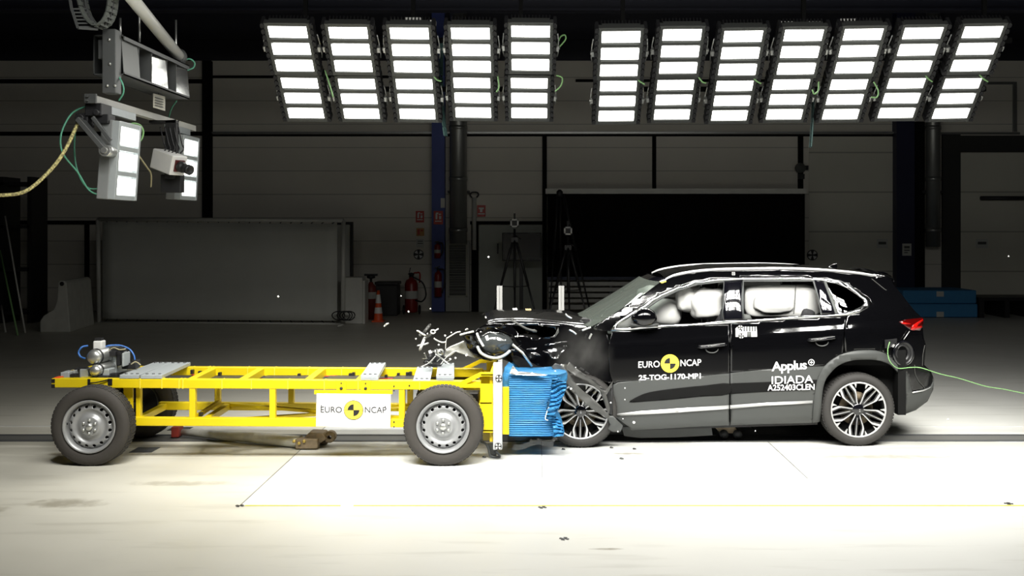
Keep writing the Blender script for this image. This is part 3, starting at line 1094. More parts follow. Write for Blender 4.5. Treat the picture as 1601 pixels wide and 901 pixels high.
# ------------------------------------------------------------------ things standing at the back
# white framed screen
t = thing('framed_screen', 'big grey sheet laced into a white tube frame at the left back', 'screen', P(350, 505, 24.8))
Yf = 24.8
TL, TR, BL, BR = P(153, 343, Yf), P(537, 345, Yf - 0.6), P(155, 505.5, Yf), P(536, 508, Yf - 0.6)
b = MB()
for a, c_ in ((TL, TR), (TL, BL), (BL, BR), (TR, BR)):
    b.tube([a, c_], 0.05, 10)
b.build('tube_frame', 'white_steel', t)
b = MB()
for a, c_ in ((TL, BL), (TR, BR)):
    b.tube([c_ + Vector((0, -0.5, -0.02)), c_ + Vector((0, 0.6, -0.02))], 0.05, 10)
b.build('foot', 'white_steel', t)
b = MB()
A, B_, C_, D = P(160, 347, Yf), P(527, 350, Yf - 0.6), P(527, 502, Yf - 0.6), P(160, 499, Yf)
vs, fs = [], []
for i in range(21):
    for j in range(11):
        u, v = i / 20, j / 10
        q = (A * (1 - u) + B_ * u) * (1 - v) + (D * (1 - u) + C_ * u) * v
        vs.append(q + Vector((0, 0.03 * sin(7 * u) * sin(3 * v), 0)))
for i in range(20):
    for j in range(10):
        a = i * 11 + j
        fs.append((a, a + 11, a + 12, a + 1))
b.add(vs, fs, True)
b.build('sheet', 'panel_grey', t, solid=0.004)
b = MB()
for k in range(23):
    u = (k + 0.5) / 23
    for e0, e1, i0, i1 in ((TL, TR, A, B_), (BL, BR, D, C_)):
        b.tube([e0 * (1 - u) + e1 * u, i0 * (1 - u) + i1 * u], 0.012, 5)
b.build('lacing', 'dark_steel', t)
b = MB()
p0 = P(541, 349, 25.6)
# second screen behind
t = thing('partition_panel', 'dark-edged pale partition standing behind the right end of the framed screen', 'panel', P(542, 500, 25.6))
wbox(527, 349, 547, 500, 0.06, 'panel', 'panel_grey', 25.6, t)
wbox(527, 347, 551.5, 351.5, 0.1, 'top_edge', 'dark_steel', 25.55, t)
wbox(547.5, 350, 551.5, 502, 0.1, 'side_edge', 'dark_steel', 25.55, t)
# white cabinet
t = thing('cabinet', 'white low cabinet standing right of the framed screen', 'cabinet', P(552, 508, 24.3))
wbox(533, 434, 566.5, 506.5, 0.5, 'body', 'white_steel', 24.3, t, 0.01)
wbox(567, 439, 570.5, 506.5, 0.5, 'side_door', 'white_steel', 24.35, t, 0.004)
# cable coil on the floor by the cabinet
b = MB()
for k in range(4):
    c = P(545 - 8 * k % 20, 503, 23.8)
    b.tube(cr([c + Vector((0.14 * cos(a), 0.06 * sin(a * 2), 0.13 + 0.1 * sin(a))) for a in [0.7 * j for j in range(9)]], True, 4), 0.013, 5, False)
tag(b.build('cable_coil', 'dark_steel'), 'tangle of dark cable lying before the white cabinet', 'cable')
# concrete barrier
t = thing('jersey_barrier', 'pale concrete road barrier with flared foot at the far left', 'barrier', P(105, 519, 22.6))
Yn = 22.3
prof = [(62.5, 520), (62.5, 502), (68, 494), (84, 484), (88.5, 472), (91, 442), (94, 439), (100, 439), (104, 443), (106, 472), (110, 520)]
poly = [P(x, y, Yn) for x, y in prof]
zmin = min(p.z for p in poly)
poly = [Vector((p.x, p.y, p.z - zmin)) for p in poly]
b = MB()
b.prism(poly, Vector((-0.25, 1.8, 0)))
b.build('barrier', 'concrete', t, bevel=0.02)
b = MB()
b.lathe(P(97, 444, Yn - 0.01), (0, -1, 0), [(0.045, 0), (0.045, 0.01), (0.02, 0.012), (0, 0.0)], 12)
b.build('lifting_eye', 'dark_steel', t)
# leaning poles at the far left
for k, (a, b_, m_) in enumerate((((8, 338, 23), (23, 425, 22.6), 'white_steel'), ((0, 392, 23), (8, 430, 22.6), 'lime_cable'), ((2, 478, 23), (8, 515, 22.4), 'white_steel'))):
    p0, p1 = P(*a), P(*b_)
    d = (p1 - p0) / (p1.z - p0.z)
    q = p0 + d * (0.0 - p0.z)
    b = MB()
    b.cyl(p0, q, 0.018, 8)
    tag(b.build('leaning_pole', m_), ['longest thin pale pole leaning at the far left edge', 'thin green pole leaning at the far left edge',
                                       'short pale pole low at the far left edge'][k], 'pole')
# tall dark store shelf behind the poles
t = thing('dark_rack', 'tall dark rack standing at the far left edge behind the leaning poles', 'rack', P(10, 490, 24.5))
for q in (-30, 2, 46):
    p = P(q, 300, 24.5)
    MB().box(p.x - 0.05, p.x + 0.05, 24.5, 25.3, 0, 3.4).build('upright', 'dark_steel', t)
for z in (0.2, 1.2, 2.2, 3.2):
    MB().box(P(-30, 0, 24.5).x, P(46, 0, 24.5).x, 24.5, 25.3, z, z + 0.08).build('shelf', 'dark_steel', t)

# black trunk, red cylinder, cone, extinguishers
t = thing('black_crate', 'black lidded crate standing behind the traffic cone', 'crate', P(605, 487, 26.6))
wbox(587, 446, 621, 496, 0.6, 'body', 'black', 26.6, t, 0.02)
wbox(585.5, 441, 622.5, 446, 0.65, 'lid', 'black', 26.57, t, 0.02)
t = thing('gas_bottle', 'dark red gas bottle with a valve standing by the white cabinet', 'gas bottle', P(580, 495, 25.6))
c = P(580, 495, 25.6); c.z = 0
b = MB()
rr = 0.125
b.lathe(c, (0, 0, 1), [(0, 0.0), (rr, 0.0), (rr, 0.72), (rr * 0.9, 0.8), (rr * 0.5, 0.86), (0.05, 0.88), (0.05, 0.9), (0, 0.9)], 24)
b.build('bottle', mat('dark_red_paint', (0.20, 0.03, 0.02), 0.5), t)
b = MB()
b.lathe(c + Vector((0, 0, 0.9)), (0, 0, 1), [(0.03, 0), (0.03, 0.08), (0.10, 0.1), (0.10, 0.17), (0.05, 0.18), (0, 0.18)], 16)
b.box(c.x - 0.16, c.x + 0.16, c.y - 0.03, c.y + 0.03, 1.05, 1.1)
b.build('valve', 'dark_steel', t)
b = MB()
b.lathe(c, (0, 0, 1), [(rr + 0.003, 0.5), (rr + 0.003, 0.66)], 24)
b.build('label_band', 'panel_grey', t)
# cone
t = thing('traffic_cone', 'orange traffic cone with two white bands in front of the black crate', 'cone', P(591.5, 503, 24.9))
c = P(591.5, 502.5, 24.9); c.z = 0
H = 0.74
def rc(z):
    return 0.115 - 0.085 * z / H
b = MB()
b.lathe(c, (0, 0, 1), [(rc(z), z) for z in (0.03, 0.2, 0.36, 0.44, 0.62, H)] + [(0.0, H)], 28)
b.build('cone', 'orange', t)
for a, e in ((0.20, 0.34), (0.44, 0.64)):
    b = MB()
    b.lathe(c, (0, 0, 1), [(rc(a) + 0.004, a), (rc(e) + 0.004, e)], 28)
    b.build('white_band', 'white', t)
MB().box(c.x - 0.14, c.x + 0.14, c.y - 0.14, c.y + 0.14, 0, 0.035).build('base', 'orange', t, bevel=0.01)


def extinguisher(c, h, r, label, hose=True, wall=False):
    t = thing('fire_extinguisher', label, 'fire extinguisher', c)
    b = MB()
    b.lathe(c, (0, 0, 1), [(0, 0), (r, 0.0), (r, h * 0.70), (r * 0.85, h * 0.78), (r * 0.3, h * 0.83), (r * 0.3, h * 0.86), (0, h * 0.86)], 24)
    b.build('cylinder', 'extinguisher_red', t)
    b = MB()
    b.lathe(c + Vector((0, 0, h * 0.86)), (0, 0, 1), [(r * 0.35, 0), (r * 0.35, h * 0.07), (0, h * 0.07)], 12)
    b.bar(c + Vector((-r * 0.9, 0, h * 0.93)), c + Vector((r * 0.5, 0, h * 0.99)), 0.03, 0.025)
    b.build('valve', 'black', t)
    b = MB()
    b.tube(cr([c + Vector((r * 0.3, -0.02, h * 0.9)), c + Vector((r * 1.7, -0.04, h * 0.85)), c + Vector((r * 1.8, -0.05, h * 0.45)), c + Vector((r * 1.1, -0.06, h * 0.12))]), 0.018, 8)
    b.build('hose', 'black', t)
    b = MB()
    b.lathe(c, (0, 0, 1), [(r + 0.003, h * 0.3), (r + 0.003, h * 0.5)], 24)
    b.build('label_band', 'panel_grey', t)
    if wall:
        MB().box(c.x - 0.05, c.x + 0.05, c.y + r * 0.8, BW - 0.34, c.z + h * 0.5, c.z + h * 0.58).build('wall_hook', 'dark_steel', t)
    return t


c = P(643, 489, 27.0)
# big wheeled extinguisher
t = thing('wheeled_extinguisher', 'big red wheeled fire extinguisher with a black hose standing on the floor', 'fire extinguisher', (c.x, c.y, 0))
c.z = 0.06
b = MB()
b.lathe(c, (0, 0, 1), [(0, 0), (0.15, 0.0), (0.165, 0.05), (0.165, 0.72), (0.13, 0.82), (0.06, 0.86), (0.06, 0.9), (0, 0.9)], 28)
b.build('cylinder', 'extinguisher_red', t)
b = MB()
b.tube(cr([c + Vector((0.02, 0.12, 0.1)), c + Vector((0.02, 0.18, 0.9)), c + Vector((0.12, 0.2, 1.0)), c + Vector((0.2, 0.16, 0.98)), c + Vector((0.2, 0.1, 0.75))]), 0.02, 8)
b.build('trolley_handle', 'red', t)
b = MB()
b.tube(cr([c + Vector((0.05, -0.05, 0.9)), c + Vector((0.3, -0.05, 0.75)), c + Vector((0.38, -0.05, 0.45)), c + Vector((0.28, -0.06, 0.28)), c + Vector((0.12, -0.15, 0.32))]), 0.02, 8)
b.build('hose', 'black', t)
b = MB()
b.lathe(c, (0, 0, 1), [(0.06, 0.9), (0.06, 0.96), (0.1, 0.98), (0, 1.02)], 12)
b.bar(c + Vector((-0.06, 0, 0.97)), c + Vector((-0.02, 0, 1.14)), 0.03, 0.02)
b.build('valve', 'black', t)
for sx in (-1, 1):
    b = MB()
    b.lathe(c + Vector((sx * 0.2, 0.1, 0.06)), (1, 0, 0), [(0, -0.025), (0.10, -0.025), (0.12, -0.015), (0.12, 0.015), (0.10, 0.025), (0, 0.025)], 20)
    b.build('wheel', 'black', t)
b = MB()
b.lathe(c, (0, 0, 1), [(0.168, 0.35), (0.168, 0.55)], 28)
b.build('label_band', 'panel_grey', t)
extinguisher(P(684, 404, BW - 0.5), 0.45, 0.08, 'red extinguisher hanging higher on the blue column', wall=True)
extinguisher(P(685, 464, BW - 0.5), 0.80, 0.095, 'red extinguisher hanging lower on the blue column', wall=True)


def sign(px0, py0, px1, py1, Y, name, label, m_, marks=(), mm='white', back=None):
    o = wbox(px0, py0, px1, py1, 0.02, name, m_, Y)
    tag(o, label, 'sign')
    b = MB()
    for (u0, v0, u1, v1) in marks:
        a, c = P(px0 + (px1 - px0) * u0, py0 + (py1 - py0) * v1, Y - 0.004), P(px0 + (px1 - px0) * u1, py0 + (py1 - py0) * v0, Y - 0.004)
        b.box(a.x, c.x, Y - 0.004, Y, a.z, c.z)
    if marks:
        b.build('sign_symbol', mm, o)
    return o


fire = ((0.2, 0.2, 0.4, 0.62), (0.25, 0.12, 0.5, 0.22), (0.55, 0.2, 0.8, 0.3), (0.58, 0.38, 0.82, 0.62), (0.15, 0.72, 0.85, 0.80))
sign(650, 330, 663, 348, BW - 0.03, 'fire_sign', 'red fire extinguisher sign on the white wall left of the blue column', 'red', fire)
sign(678, 330, 692.5, 351, BW - 0.38, 'fire_sign', 'red fire extinguisher sign on the blue column', 'red', fire)
sign(746, 321, 759, 339, BW - 0.03, 'fire_sign', 'red fire alarm sign above the grey door', 'red', ((0.2, 0.2, 0.8, 0.35), (0.35, 0.35, 0.65, 0.6), (0.1, 0.7, 0.9, 0.8)))
sign(651, 357, 663, 369, BW - 0.03, 'notice', 'small orange notice below the fire sign on the wall', 'ochre', ((0.15, 0.15, 0.45, 0.85), (0.55, 0.2, 0.85, 0.4)), 'red')
sign(651, 374, 663, 387, BW - 0.03, 'notice', 'small grey notice below the orange one on the wall', 'panel_grey', ((0.15, 0.2, 0.85, 0.3), (0.15, 0.45, 0.85, 0.55)), 'grille')
sign(1411, 381, 1425, 400, BW - 0.38, 'notice', 'pale paper notice on the dark blue column', 'white_steel', ((0.2, 0.2, 0.8, 0.4), (0.2, 0.5, 0.8, 0.6), (0.2, 0.7, 0.6, 0.78)), 'grille')
sign(1371, 374, 1388, 388, BW - 0.05, 'notice', 'faint grey notice on the pale sectional door behind the car', 'panel_grey', ((0.15, 0.3, 0.85, 0.6),), 'grille')
sign(1526, 374, 1545, 388, BW - 0.1, 'notice', 'faint grey notice on the right-hand sectional door', 'panel_grey', ((0.15, 0.3, 0.85, 0.6),), 'grille')
sign(689, 310, 695.5, 325, BW - 0.38, 'notice', 'small pale paper stuck high on the blue column', 'white_steel')


def target(c, r, label, Y, nrm='-y', parent=None, name='target_marker'):
    """round black and white reference marker"""
    b = MB()
    b.lathe(c, (0, -1, 0), [(r, 0), (r, 0.008), (0, 0.008)], 28, False)
    o = b.build(name, 'text_black', parent)
    b = MB()
    for k in range(4):
        a0 = pi / 2 * k + 0.35
        pts = [c + Vector((0.84 * r * cos(a), -0.010, 0.84 * r * sin(a))) for a in [a0 + 0.87 * j / 5 for j in range(6)]]
        b.prism(pts + [c + Vector((0.16 * r * cos(a0 + 0.43), -0.010, 0.16 * r * sin(a0 + 0.43)))], (0, -0.002, 0))
    b.build('target_sectors', 'white', o)
    if not parent:
        tag(o, label, 'marker')
    return o


target(P(654.5, 398, BW - 0.03), 8 / F * BW, 'round black and white reference target on the wall left of the blue column', BW)
target(P(1270, 399, BW - 0.06), 8.5 / F * BW, 'round black and white reference target on the wall above the car roof', BW)
# alarm bell and wall fittings
t = thing('alarm_bell', 'round dark alarm bell on the black post right of the backdrop', 'bell', P(1252, 263, BW - 0.1))
b = MB()
b.lathe(P(1251, 263, BW - 0.12), (0, -1, 0), [(0.14, 0), (0.14, 0.03), (0.11, 0.09), (0.04, 0.12), (0, 0.12)], 24)
b.build('bell', 'grille', t)
wbox(1255, 259, 1264, 266, 0.1, 'horn', 'dark_steel', BW - 0.1, t)
wbox(1249, 272, 1258, 280, 0.1, 'junction_box', 'dark_steel', BW - 0.1, t)
t = thing('wall_conduit', 'pale conduit with a hook running down the wall left of the grey door', 'conduit', P(741, 345, BW - 0.1))
b = MB()
b.tube([P(741.5, 391, BW - 0.12), P(741.5, 309, BW - 0.12)], 0.055, 10)
b.build('pipe', 'panel_grey', t)
b = MB()
b.tube(cr([P(738, 309, BW - 0.12), P(735, 305, BW - 0.12), P(738, 301, BW - 0.12), P(746, 301, BW - 0.12), P(748, 305, BW - 0.12), P(745, 309, BW - 0.12)]), 0.02, 6)
b.build('hook', 'dark_steel', t)
MB().bar(P(741.5, 350, BW - 0.12), P(741.5, 350, BW), 0.06, 0.06).build('wall_clip', 'dark_steel', t)

# blue crash mats
for k, (a, b_, lab) in enumerate(((473.5, 494, 'lower of two blue mats stacked on the floor behind the car'), (452, 472.5, 'upper of two blue mats stacked behind the car'))):
    Ym = 26.0 + 0.05 * k
    x0, x1 = P(1412, 0, Ym).x, P(1529 - 2 * k, 0, Ym).x
    h = 0.33
    b = MB()
    b.box(x0, x1, Ym, Ym + 1.4, 0.012 + k * (h + 0.005), 0.012 + h + k * (h + 0.005))
    o = tag(b.build('crash_mat', 'mat_blue', None, bevel=0.03), lab, 'mat', 'blue crash mats')
    lb = MB()
    p = P(1470, (458 if k else 489), Ym - 0.006)
    zc = 0.012 + h * (0.72 if k else 0.22) + k * (h + 0.005)
    lb.box(p.x - 0.09, p.x + 0.09, Ym - 0.006, Ym, zc - 0.065, zc + 0.065)
    lb.build('label_patch', 'panel_grey', o)
t = thing('steel_skid', 'low dark steel skid on the floor right of the blue mats', 'skid', P(1560, 490, 26))
b = MB()
for q in (1535, 1575, 1615):
    p = P(q, 480, 26)
    b.box(p.x - 0.06, p.x + 0.06, 26, 27.2, 0, 0.42)
b.build('upright', 'dark_steel', t)
MB().box(P(1530, 0, 26).x, P(1640, 0, 26).x, 26, 27.2, 0.42, 0.5).build('top', 'dark_steel', t)


def tripod(head, Y, spread, zbase, label, marker_r):
    """black photo tripod carrying a square camera target"""
    c = Vector((head.x, Y, 0))
    t = thing('tripod', label, 'tripod', c)
    zt = head.z - 0.35
    zc = zt * 0.52
    for k, (dx, dy) in enumerate(((-spread, 0.25), (spread * 0.97, 0.2), (0.02, -0.55))):
        b = MB()
        e = c + Vector((dx, dy, 0.015))
        a = c + Vector((dx * 0.06, dy * 0.06, zt))
        b.tube([a, a * 0.5 + e * 0.5], 0.028, 8)
        b.tube([a * 0.5 + e * 0.5, e], 0.02, 8)
        b.tube([a * 0.5 + e * 0.5, c + Vector((0, 0, zc * 0.96))], 0.012, 6)
        b.build('leg', 'black', t)
    b = MB()
    b.tube([c + Vector((0, 0, zc * 0.9)), Vector((head.x, Y, head.z - 0.12))], 0.024, 8)
    b.box(c.x - 0.07, c.x + 0.07, Y - 0.06, Y + 0.06, zt - 0.05, zt + 0.05)
    b.bar((c.x, Y, zt + 0.1), (c.x + 0.13, Y - 0.1, zt + 0.02), 0.02, 0.02)
    b.build('centre_column', 'black', t)
    b = MB()
    r = marker_r
    for (a0, a1, b0, b1) in ((-r, r, r * 0.62, r), (-r, r, -r, -r * 0.62), (-r, -r * 0.62, -r, r), (r * 0.62, r, -r, r)):
        b.box(head.x + a0, head.x + a1, Y - 0.06, Y + 0.02, head.z + b0, head.z + b1)
    b.build('marker_frame', 'white', t)
    MB().box(head.x - r * 0.7, head.x + r * 0.7, Y - 0.03, Y + 0.08, head.z - r * 0.7, head.z + r * 0.7).build('sensor', 'black', t)
    MB().box(head.x - 0.02, head.x + 0.02, Y - 0.02, Y + 0.02, head.z + r, head.z + r + 0.12).build('aerial', 'black', t)
    return t


tripod(P(804.5, 349, 22), 22.0, 0.55, 0, 'black tripod with a square white marker in front of the dark monitor', 0.085)
tripod(P(888, 361, 22), 22.0, 0.50, 0, 'black tripod with a square white marker in front of the backdrop', 0.085)
# taller bare tripod further back
t = thing('tripod', 'tall bare black tripod spread behind the second marker tripod', 'tripod', P(876, 490, 25))
for (x, y) in ((858, 488), (878, 490), (926, 488)):
    a = P(875 + (x - 876) * 0.1, 303, 25)
    e = P(x, y, 25)
    e.z = 0.02
    b = MB()
    b.tube([a, a * 0.55 + e * 0.45], 0.03, 8)
    b.tube([a * 0.55 + e * 0.45, e], 0.02, 8)
    b.build('leg', 'black', t)
b = MB()
b.lathe(P(875, 303, 25), (0, 0, 1), [(0, -0.08), (0.08, -0.08), (0.08, 0.05), (0.03, 0.1), (0, 0.1)], 12)
b.build('head', 'black', t)
# dark monitor on the door
t = thing('monitor', 'dark flat monitor in front of the grey door', 'monitor', P(815, 408, 26.5))
wbox(785, 364, 846.5, 408, 0.07, 'casing', 'black', 26.5, t, 0.01)
wbox(787, 366, 844.5, 406, 0.01, 'screen', mat('monitor_screen', (0.004, 0.004, 0.005), 0.25), 26.492, t)
b = MB()
p = P(815, 386, 26.6)
b.box(p.x - 0.05, p.x + 0.05, 26.58, 26.64, 0.02, p.z)
b.box(p.x - 0.35, p.x + 0.35, 26.4, 26.8, 0.0, 0.03)
b.build('stand', 'black', t)
# white posts behind the car's bonnet
for (x, lab) in ((781, 'white slotted post standing behind the bonnet, nearer the trolley'), (877.5, 'white slotted post standing behind the bonnet, nearer the windscreen')):
    Yp = 13.6
    p = P(x, 447, Yp)
    t = thing('white_post', lab, 'post', (p.x, Yp, 0), 'white posts behind the bonnet')
    b = MB()
    b.box(p.x - 0.034, p.x - 0.004, Yp - 0.03, Yp + 0.03, 0.02, p.z)
    b.box(p.x + 0.006, p.x + 0.036, Yp - 0.03, Yp + 0.03, 0.02, p.z)
    b.box(p.x - 0.03, p.x + 0.03, Yp + 0.0, Yp + 0.03, 0.02, p.z)
    b.build('post', 'white', t)
    MB().box(p.x - 0.15, p.x + 0.15, Yp - 0.15, Yp + 0.15, 0, 0.02).build('base_plate', 'galv', t)

# ------------------------------------------------------------------ floor: track, marks, tow gear
tr = MB()
tr.box(-16, 16, 10.78, 10.83, 0.0, 0.008)
tr.box(-16, 16, 11.08, 11.13, 0.0, 0.008)
struct(tr.build('trim_track_rails', 'rail_steel'))
tr = MB()
tr.box(-16, 16, 10.83, 11.08, 0.0, 0.003)
struct(tr.build('trim_track_slot', mat('track_slot', (0.15, 0.15, 0.14), 0.5, 0.3)))
tr = MB()
tr.box(-16, 16, 11.6, 11.63, 0.0, 0.006)
struct(tr.build('trim_track_strip', mat('track_strip', (0.6, 0.6, 0.58), 0.4)))
Yl = CZ * F / (791 - CY)
b = MB()
b.box(-2.30, -1.55, Yl - 0.012, Yl + 0.012, 0.001, 0.003)
b.box(-1.45, 6.0, Yl - 0.012, Yl + 0.012, 0.001, 0.003)
tag(b.build('floor_tape', 'yellow_tape'), 'thin yellow tape line across the white floor in the foreground', 'tape')
for (x, y, lab) in ((848, 794, 'small target mark on the floor on the yellow line below the trolley front'), (882, 843, 'small target mark on the floor nearest the camera'),
                    (375, 791.5, 'small target mark at the left end of the yellow line'), (1577, 788, 'small target mark at the right end of the yellow line')):
    Yt = CZ * F / (y - CY)
    c = P(x, y, Yt)
    b = MB()
    for k in range(4):
        a0 = pi / 2 * k + pi / 4
        pts = [Vector((c.x + 0.035 * cos(a), c.y + 0.035 * sin(a), 0.002)) for a in [a0 + 0.9 * j / 4 for j in range(5)]]
        b.prism([Vector((c.x, c.y, 0.002))] + pts, (0, 0, 0.002))
    tag(b.build('floor_target', 'text_black'), lab, 'floor mark')
# dark floor plates near the rear wheel
for (x, y, w_, lab) in ((228, 704, 0.20, 'dark metal floor cover beside the rear trolley wheel'), (283, 671, 0.16, 'dark metal floor cover behind the trolley')):
    Yt = CZ * F / (y - CY)
    c = P(x, y, Yt)
    b = MB()
    b.box(c.x - 0.12, c.x + 0.1, Yt - w_ * 0.6, Yt + w_ * 0.6, 0.001, 0.004)
    tag(b.build('floor_cover', 'rail_steel'), lab, 'cover')
# tow bar with its hook
t = thing('tow_bar', 'grey tow bar with a rusty hook lying on the track under the trolley', 'tow bar', P(400, 692, 10.8))
a, b_ = P(286, 684.5, 11.0), P(470, 698, 10.45)
a.z, b_.z = 0.055, 0.065
b = MB()
b.tube([a, a * 0.6 + b_ * 0.4, b_], [0.035, 0.05, 0.06], 14)
b.build('bar', mat('worn_grey_paint', (0.50, 0.50, 0.46), 0.5, 0.1, var=0.35, scale=12), t)
b = MB()
q = P(468, 697, 10.45); q.z = 0.08
b.box(q.x - 0.02, q.x + 0.20, 10.36, 10.46, 0.01, 0.11)
b.prism([Vector((q.x + 0.02, 10.42, 0.08)), Vector((q.x + 0.10, 10.42, 0.16)), Vector((q.x + 0.24, 10.42, 0.155)), Vector((q.x + 0.28, 10.42, 0.10)), Vector((q.x + 0.20, 10.42, 0.05))], (0, 0.2, 0))
b.box(q.x + 0.02, q.x + 0.25, 10.58, 10.66, 0.01, 0.08)
b.build('hook', 'rust', t, bevel=0.012)
b = MB()
b.lathe(Vector((q.x + 0.30, 10.44, 0.11)), (0, 1, 0), [(0.02, 0), (0.055, 0), (0.055, 0.1), (0.02, 0.1)], 20)
b.build('eye_ring', 'rust', t)
b = MB()
for k in range(3):
    b.lathe(Vector((q.x - 0.03 + 0.05 * k, 10.355, 0.09 - 0.02 * (k % 2))), (0, -1, 0), [(0.016, 0), (0.016, 0.015), (0, 0.018)], 10)
explode(b.build('brass_bolt', mat('brass', (0.6, 0.45, 0.12), 0.35, 0.7), t))
b = MB()
b.box(a.x - 0.10, a.x - 0.02, 10.93, 11.08, 0.012, 0.12)
b.build('red_clamp', mat('red_clamp', (0.28, 0.03, 0.02), 0.6), t, bevel=0.008)
# tow dolly under the car
t = thing('tow_dolly', 'small rusty tow dolly with rollers on the track under the car', 'dolly', P(1133, 690, 10.95))
q = P(1133, 688, 10.95)
b = MB()
b.prism([Vector((q.x - 0.15, 10.9, 0.16)), Vector((q.x - 0.08, 10.9, 0.17)), Vector((q.x + 0.10, 10.9, 0.13)), Vector((q.x + 0.14, 10.9, 0.06)), Vector((q.x - 0.05, 10.9, 0.06))], (0, 0.12, 0))
b.build('body', 'rust', t, bevel=0.008)
for dx in (-0.02, 0.12):
    b = MB()
    b.lathe(Vector((q.x + dx, 10.86, 0.055)), (0, 1, 0), [(0, 0), (0.045, 0), (0.045, 0.18), (0, 0.18)], 18)
    b.build('roller', 'dark_steel', t)

# ------------------------------------------------------------------ the barrier trolley
YN, YF_ = 9.90, 10.77           # near faces of the two side frames
TR_ = thing('crash_trolley', 'yellow steel barrier trolley on four wheels driven into the black car', 'trolley', (-2.4, 10.4, 0))


def tx(px, Y=YN):
    return (px - CX) / F * Y


def tz(py, Y=YN):
    return CZ - (py - CY) / F * Y


def skew(z, x):
    return z + (x + 2.4) * -0.006


def rail(x0, x1, y0, y1, z0, z1, name, parent=TR_, m_='yellow', bev=0.006):
    b = MB()
    b.bar((x0, (y0 + y1) / 2, skew((z0 + z1) / 2, x0)), (x1, (y0 + y1) / 2, skew((z0 + z1) / 2, x1)), y1 - y0, z1 - z0)
    return b.build(name, m_, parent, bev)


ztop, zb = tz(593.5) - 0.004, tz(608.5)
xl, xr = tx(80), tx(752)
zlt, zlb = tz(654.5), tz(667.5)
for k, Yk in enumerate((YN, YF_)):
    dx = -0.03 * k
    r_ = rail(xl + dx, xr + dx, Yk, Yk + 0.08, zb, ztop, 'upper_rail')
    # weld seams and clamp straps
    b = MB()
    for q in (219, 253, 280, 286, 347, 393, 450, 507, 560, 656):
        x = tx(q)
        b.box(x - 0.004, x + 0.004, Yk - 0.004, Yk + 0.084, skew(zb, x) - 0.003, skew(ztop, x) + 0.003)
    b.build('weld_seam', 'yellow_tape', r_)
    rail(tx(200) + dx, tx(766) + dx, Yk, Yk + 0.07, zlb, zlt, 'lower_rail')
    for q in (300, 425.5, 628):
        x = tx(q) + dx
        m_ = MB()
        m_.box(x - 0.028, x + 0.028, Yk + 0.005, Yk + 0.065, zlt - 0.01, zb + 0.01)
        m_.build('post', 'yellow', TR_, 0.004)
    if k == 0:
        MB().box(tx(186), tx(201), Yk + 0.10, Yk + 0.13, zlb + 0.01, zb + 0.005).build('axle_plate', 'yellow', TR_, 0.004)
        MB().box(tx(206), tx(213), Yk + 0.10, Yk + 0.16, zlb + 0.01, zb + 0.005).build('axle_post', 'yellow', TR_, 0.004)
# clamp plates with bolts on the near rail
for q in (534, 572):
    x = tx(q)
    b = MB()
    b.box(x - 0.045, x + 0.045, YN - 0.012, YN, skew(zb, x) - 0.02, skew(ztop, x))
    p = b.build('clamp_plate', 'yellow', TR_, 0.003)
    b = MB()
    b.lathe((x, YN - 0.012, skew(zb, x) + 0.012), (0, -1, 0), [(0.014, 0), (0.014, 0.012), (0, 0.014)], 8)
    b.lathe((x, YN - 0.012, skew(zb, x) + 0.06), (0, -1, 0), [(0.006, 0), (0.006, 0.008), (0, 0.01)], 8)
    b.build('clamp_bolt', 'dark_steel', p)
b = MB()
for (q, y) in ((616, 604), (616, 611), (640, 603), (640, 610), (616, 660), (616, 667.5)):
    b.lathe((tx(q), YN, tz(y)), (0, -1, 0), [(0.007, 0), (0.007, 0.008), (0, 0.01)], 8)
b.build('bolt_heads', 'dark_steel', TR_)
# upper cross members, lower cross tubes and the diagonal bracing
for q, d in ((374, 0.05), (479, 0.05), (560, 0.05), (118, 0.06), (292, 0.05)):
    x = tx(q)
    b = MB()
    b.bar((x, YN + 0.08, (zb + ztop) / 2 - 0.0), (x - 0.03, YF_, (zb + ztop) / 2), d * 1.5, 0.075)
    b.build('cross_member', 'yellow', TR_, 0.004)
for q in (210, 318, 640):
    x = tx(q)
    b = MB()
    b.bar((x, YN + 0.07, zlb + 0.045), (x - 0.03, YF_, zlb + 0.045), 0.06, 0.06)
    b.build('lower_cross_tube', 'yellow', TR_, 0.004)
for (a, c) in (((tx(318), YN + 0.07), (tx(640), YF_)), ((tx(318), YF_), (tx(640), YN + 0.07))):
    b = MB()
    b.bar((a[0], a[1], zlb + 0.035 + (0.03 if a[1] > 10 else 0)), (c[0], c[1], zlb + 0.035 + (0.03 if a[1] > 10 else 0)), 0.06, 0.03)
    b.build('diagonal_brace', 'yellow', TR_, 0.003)
for (q0, y0, q1, y1) in ((310, 650, 344, 627),):
    b = MB()
    b.bar(P(q0, y0, YN + 0.1), P(q1, y1, YF_ - 0.05), 0.03, 0.04)
    b.build('drag_link', 'yellow', TR_, 0.004)
    b = MB()
    b.box(*sorted((tx(306), tx(311))), YN + 0.08, YN + 0.13, tz(654), tz(648))
    b.build('link_end', 'black', TR_)
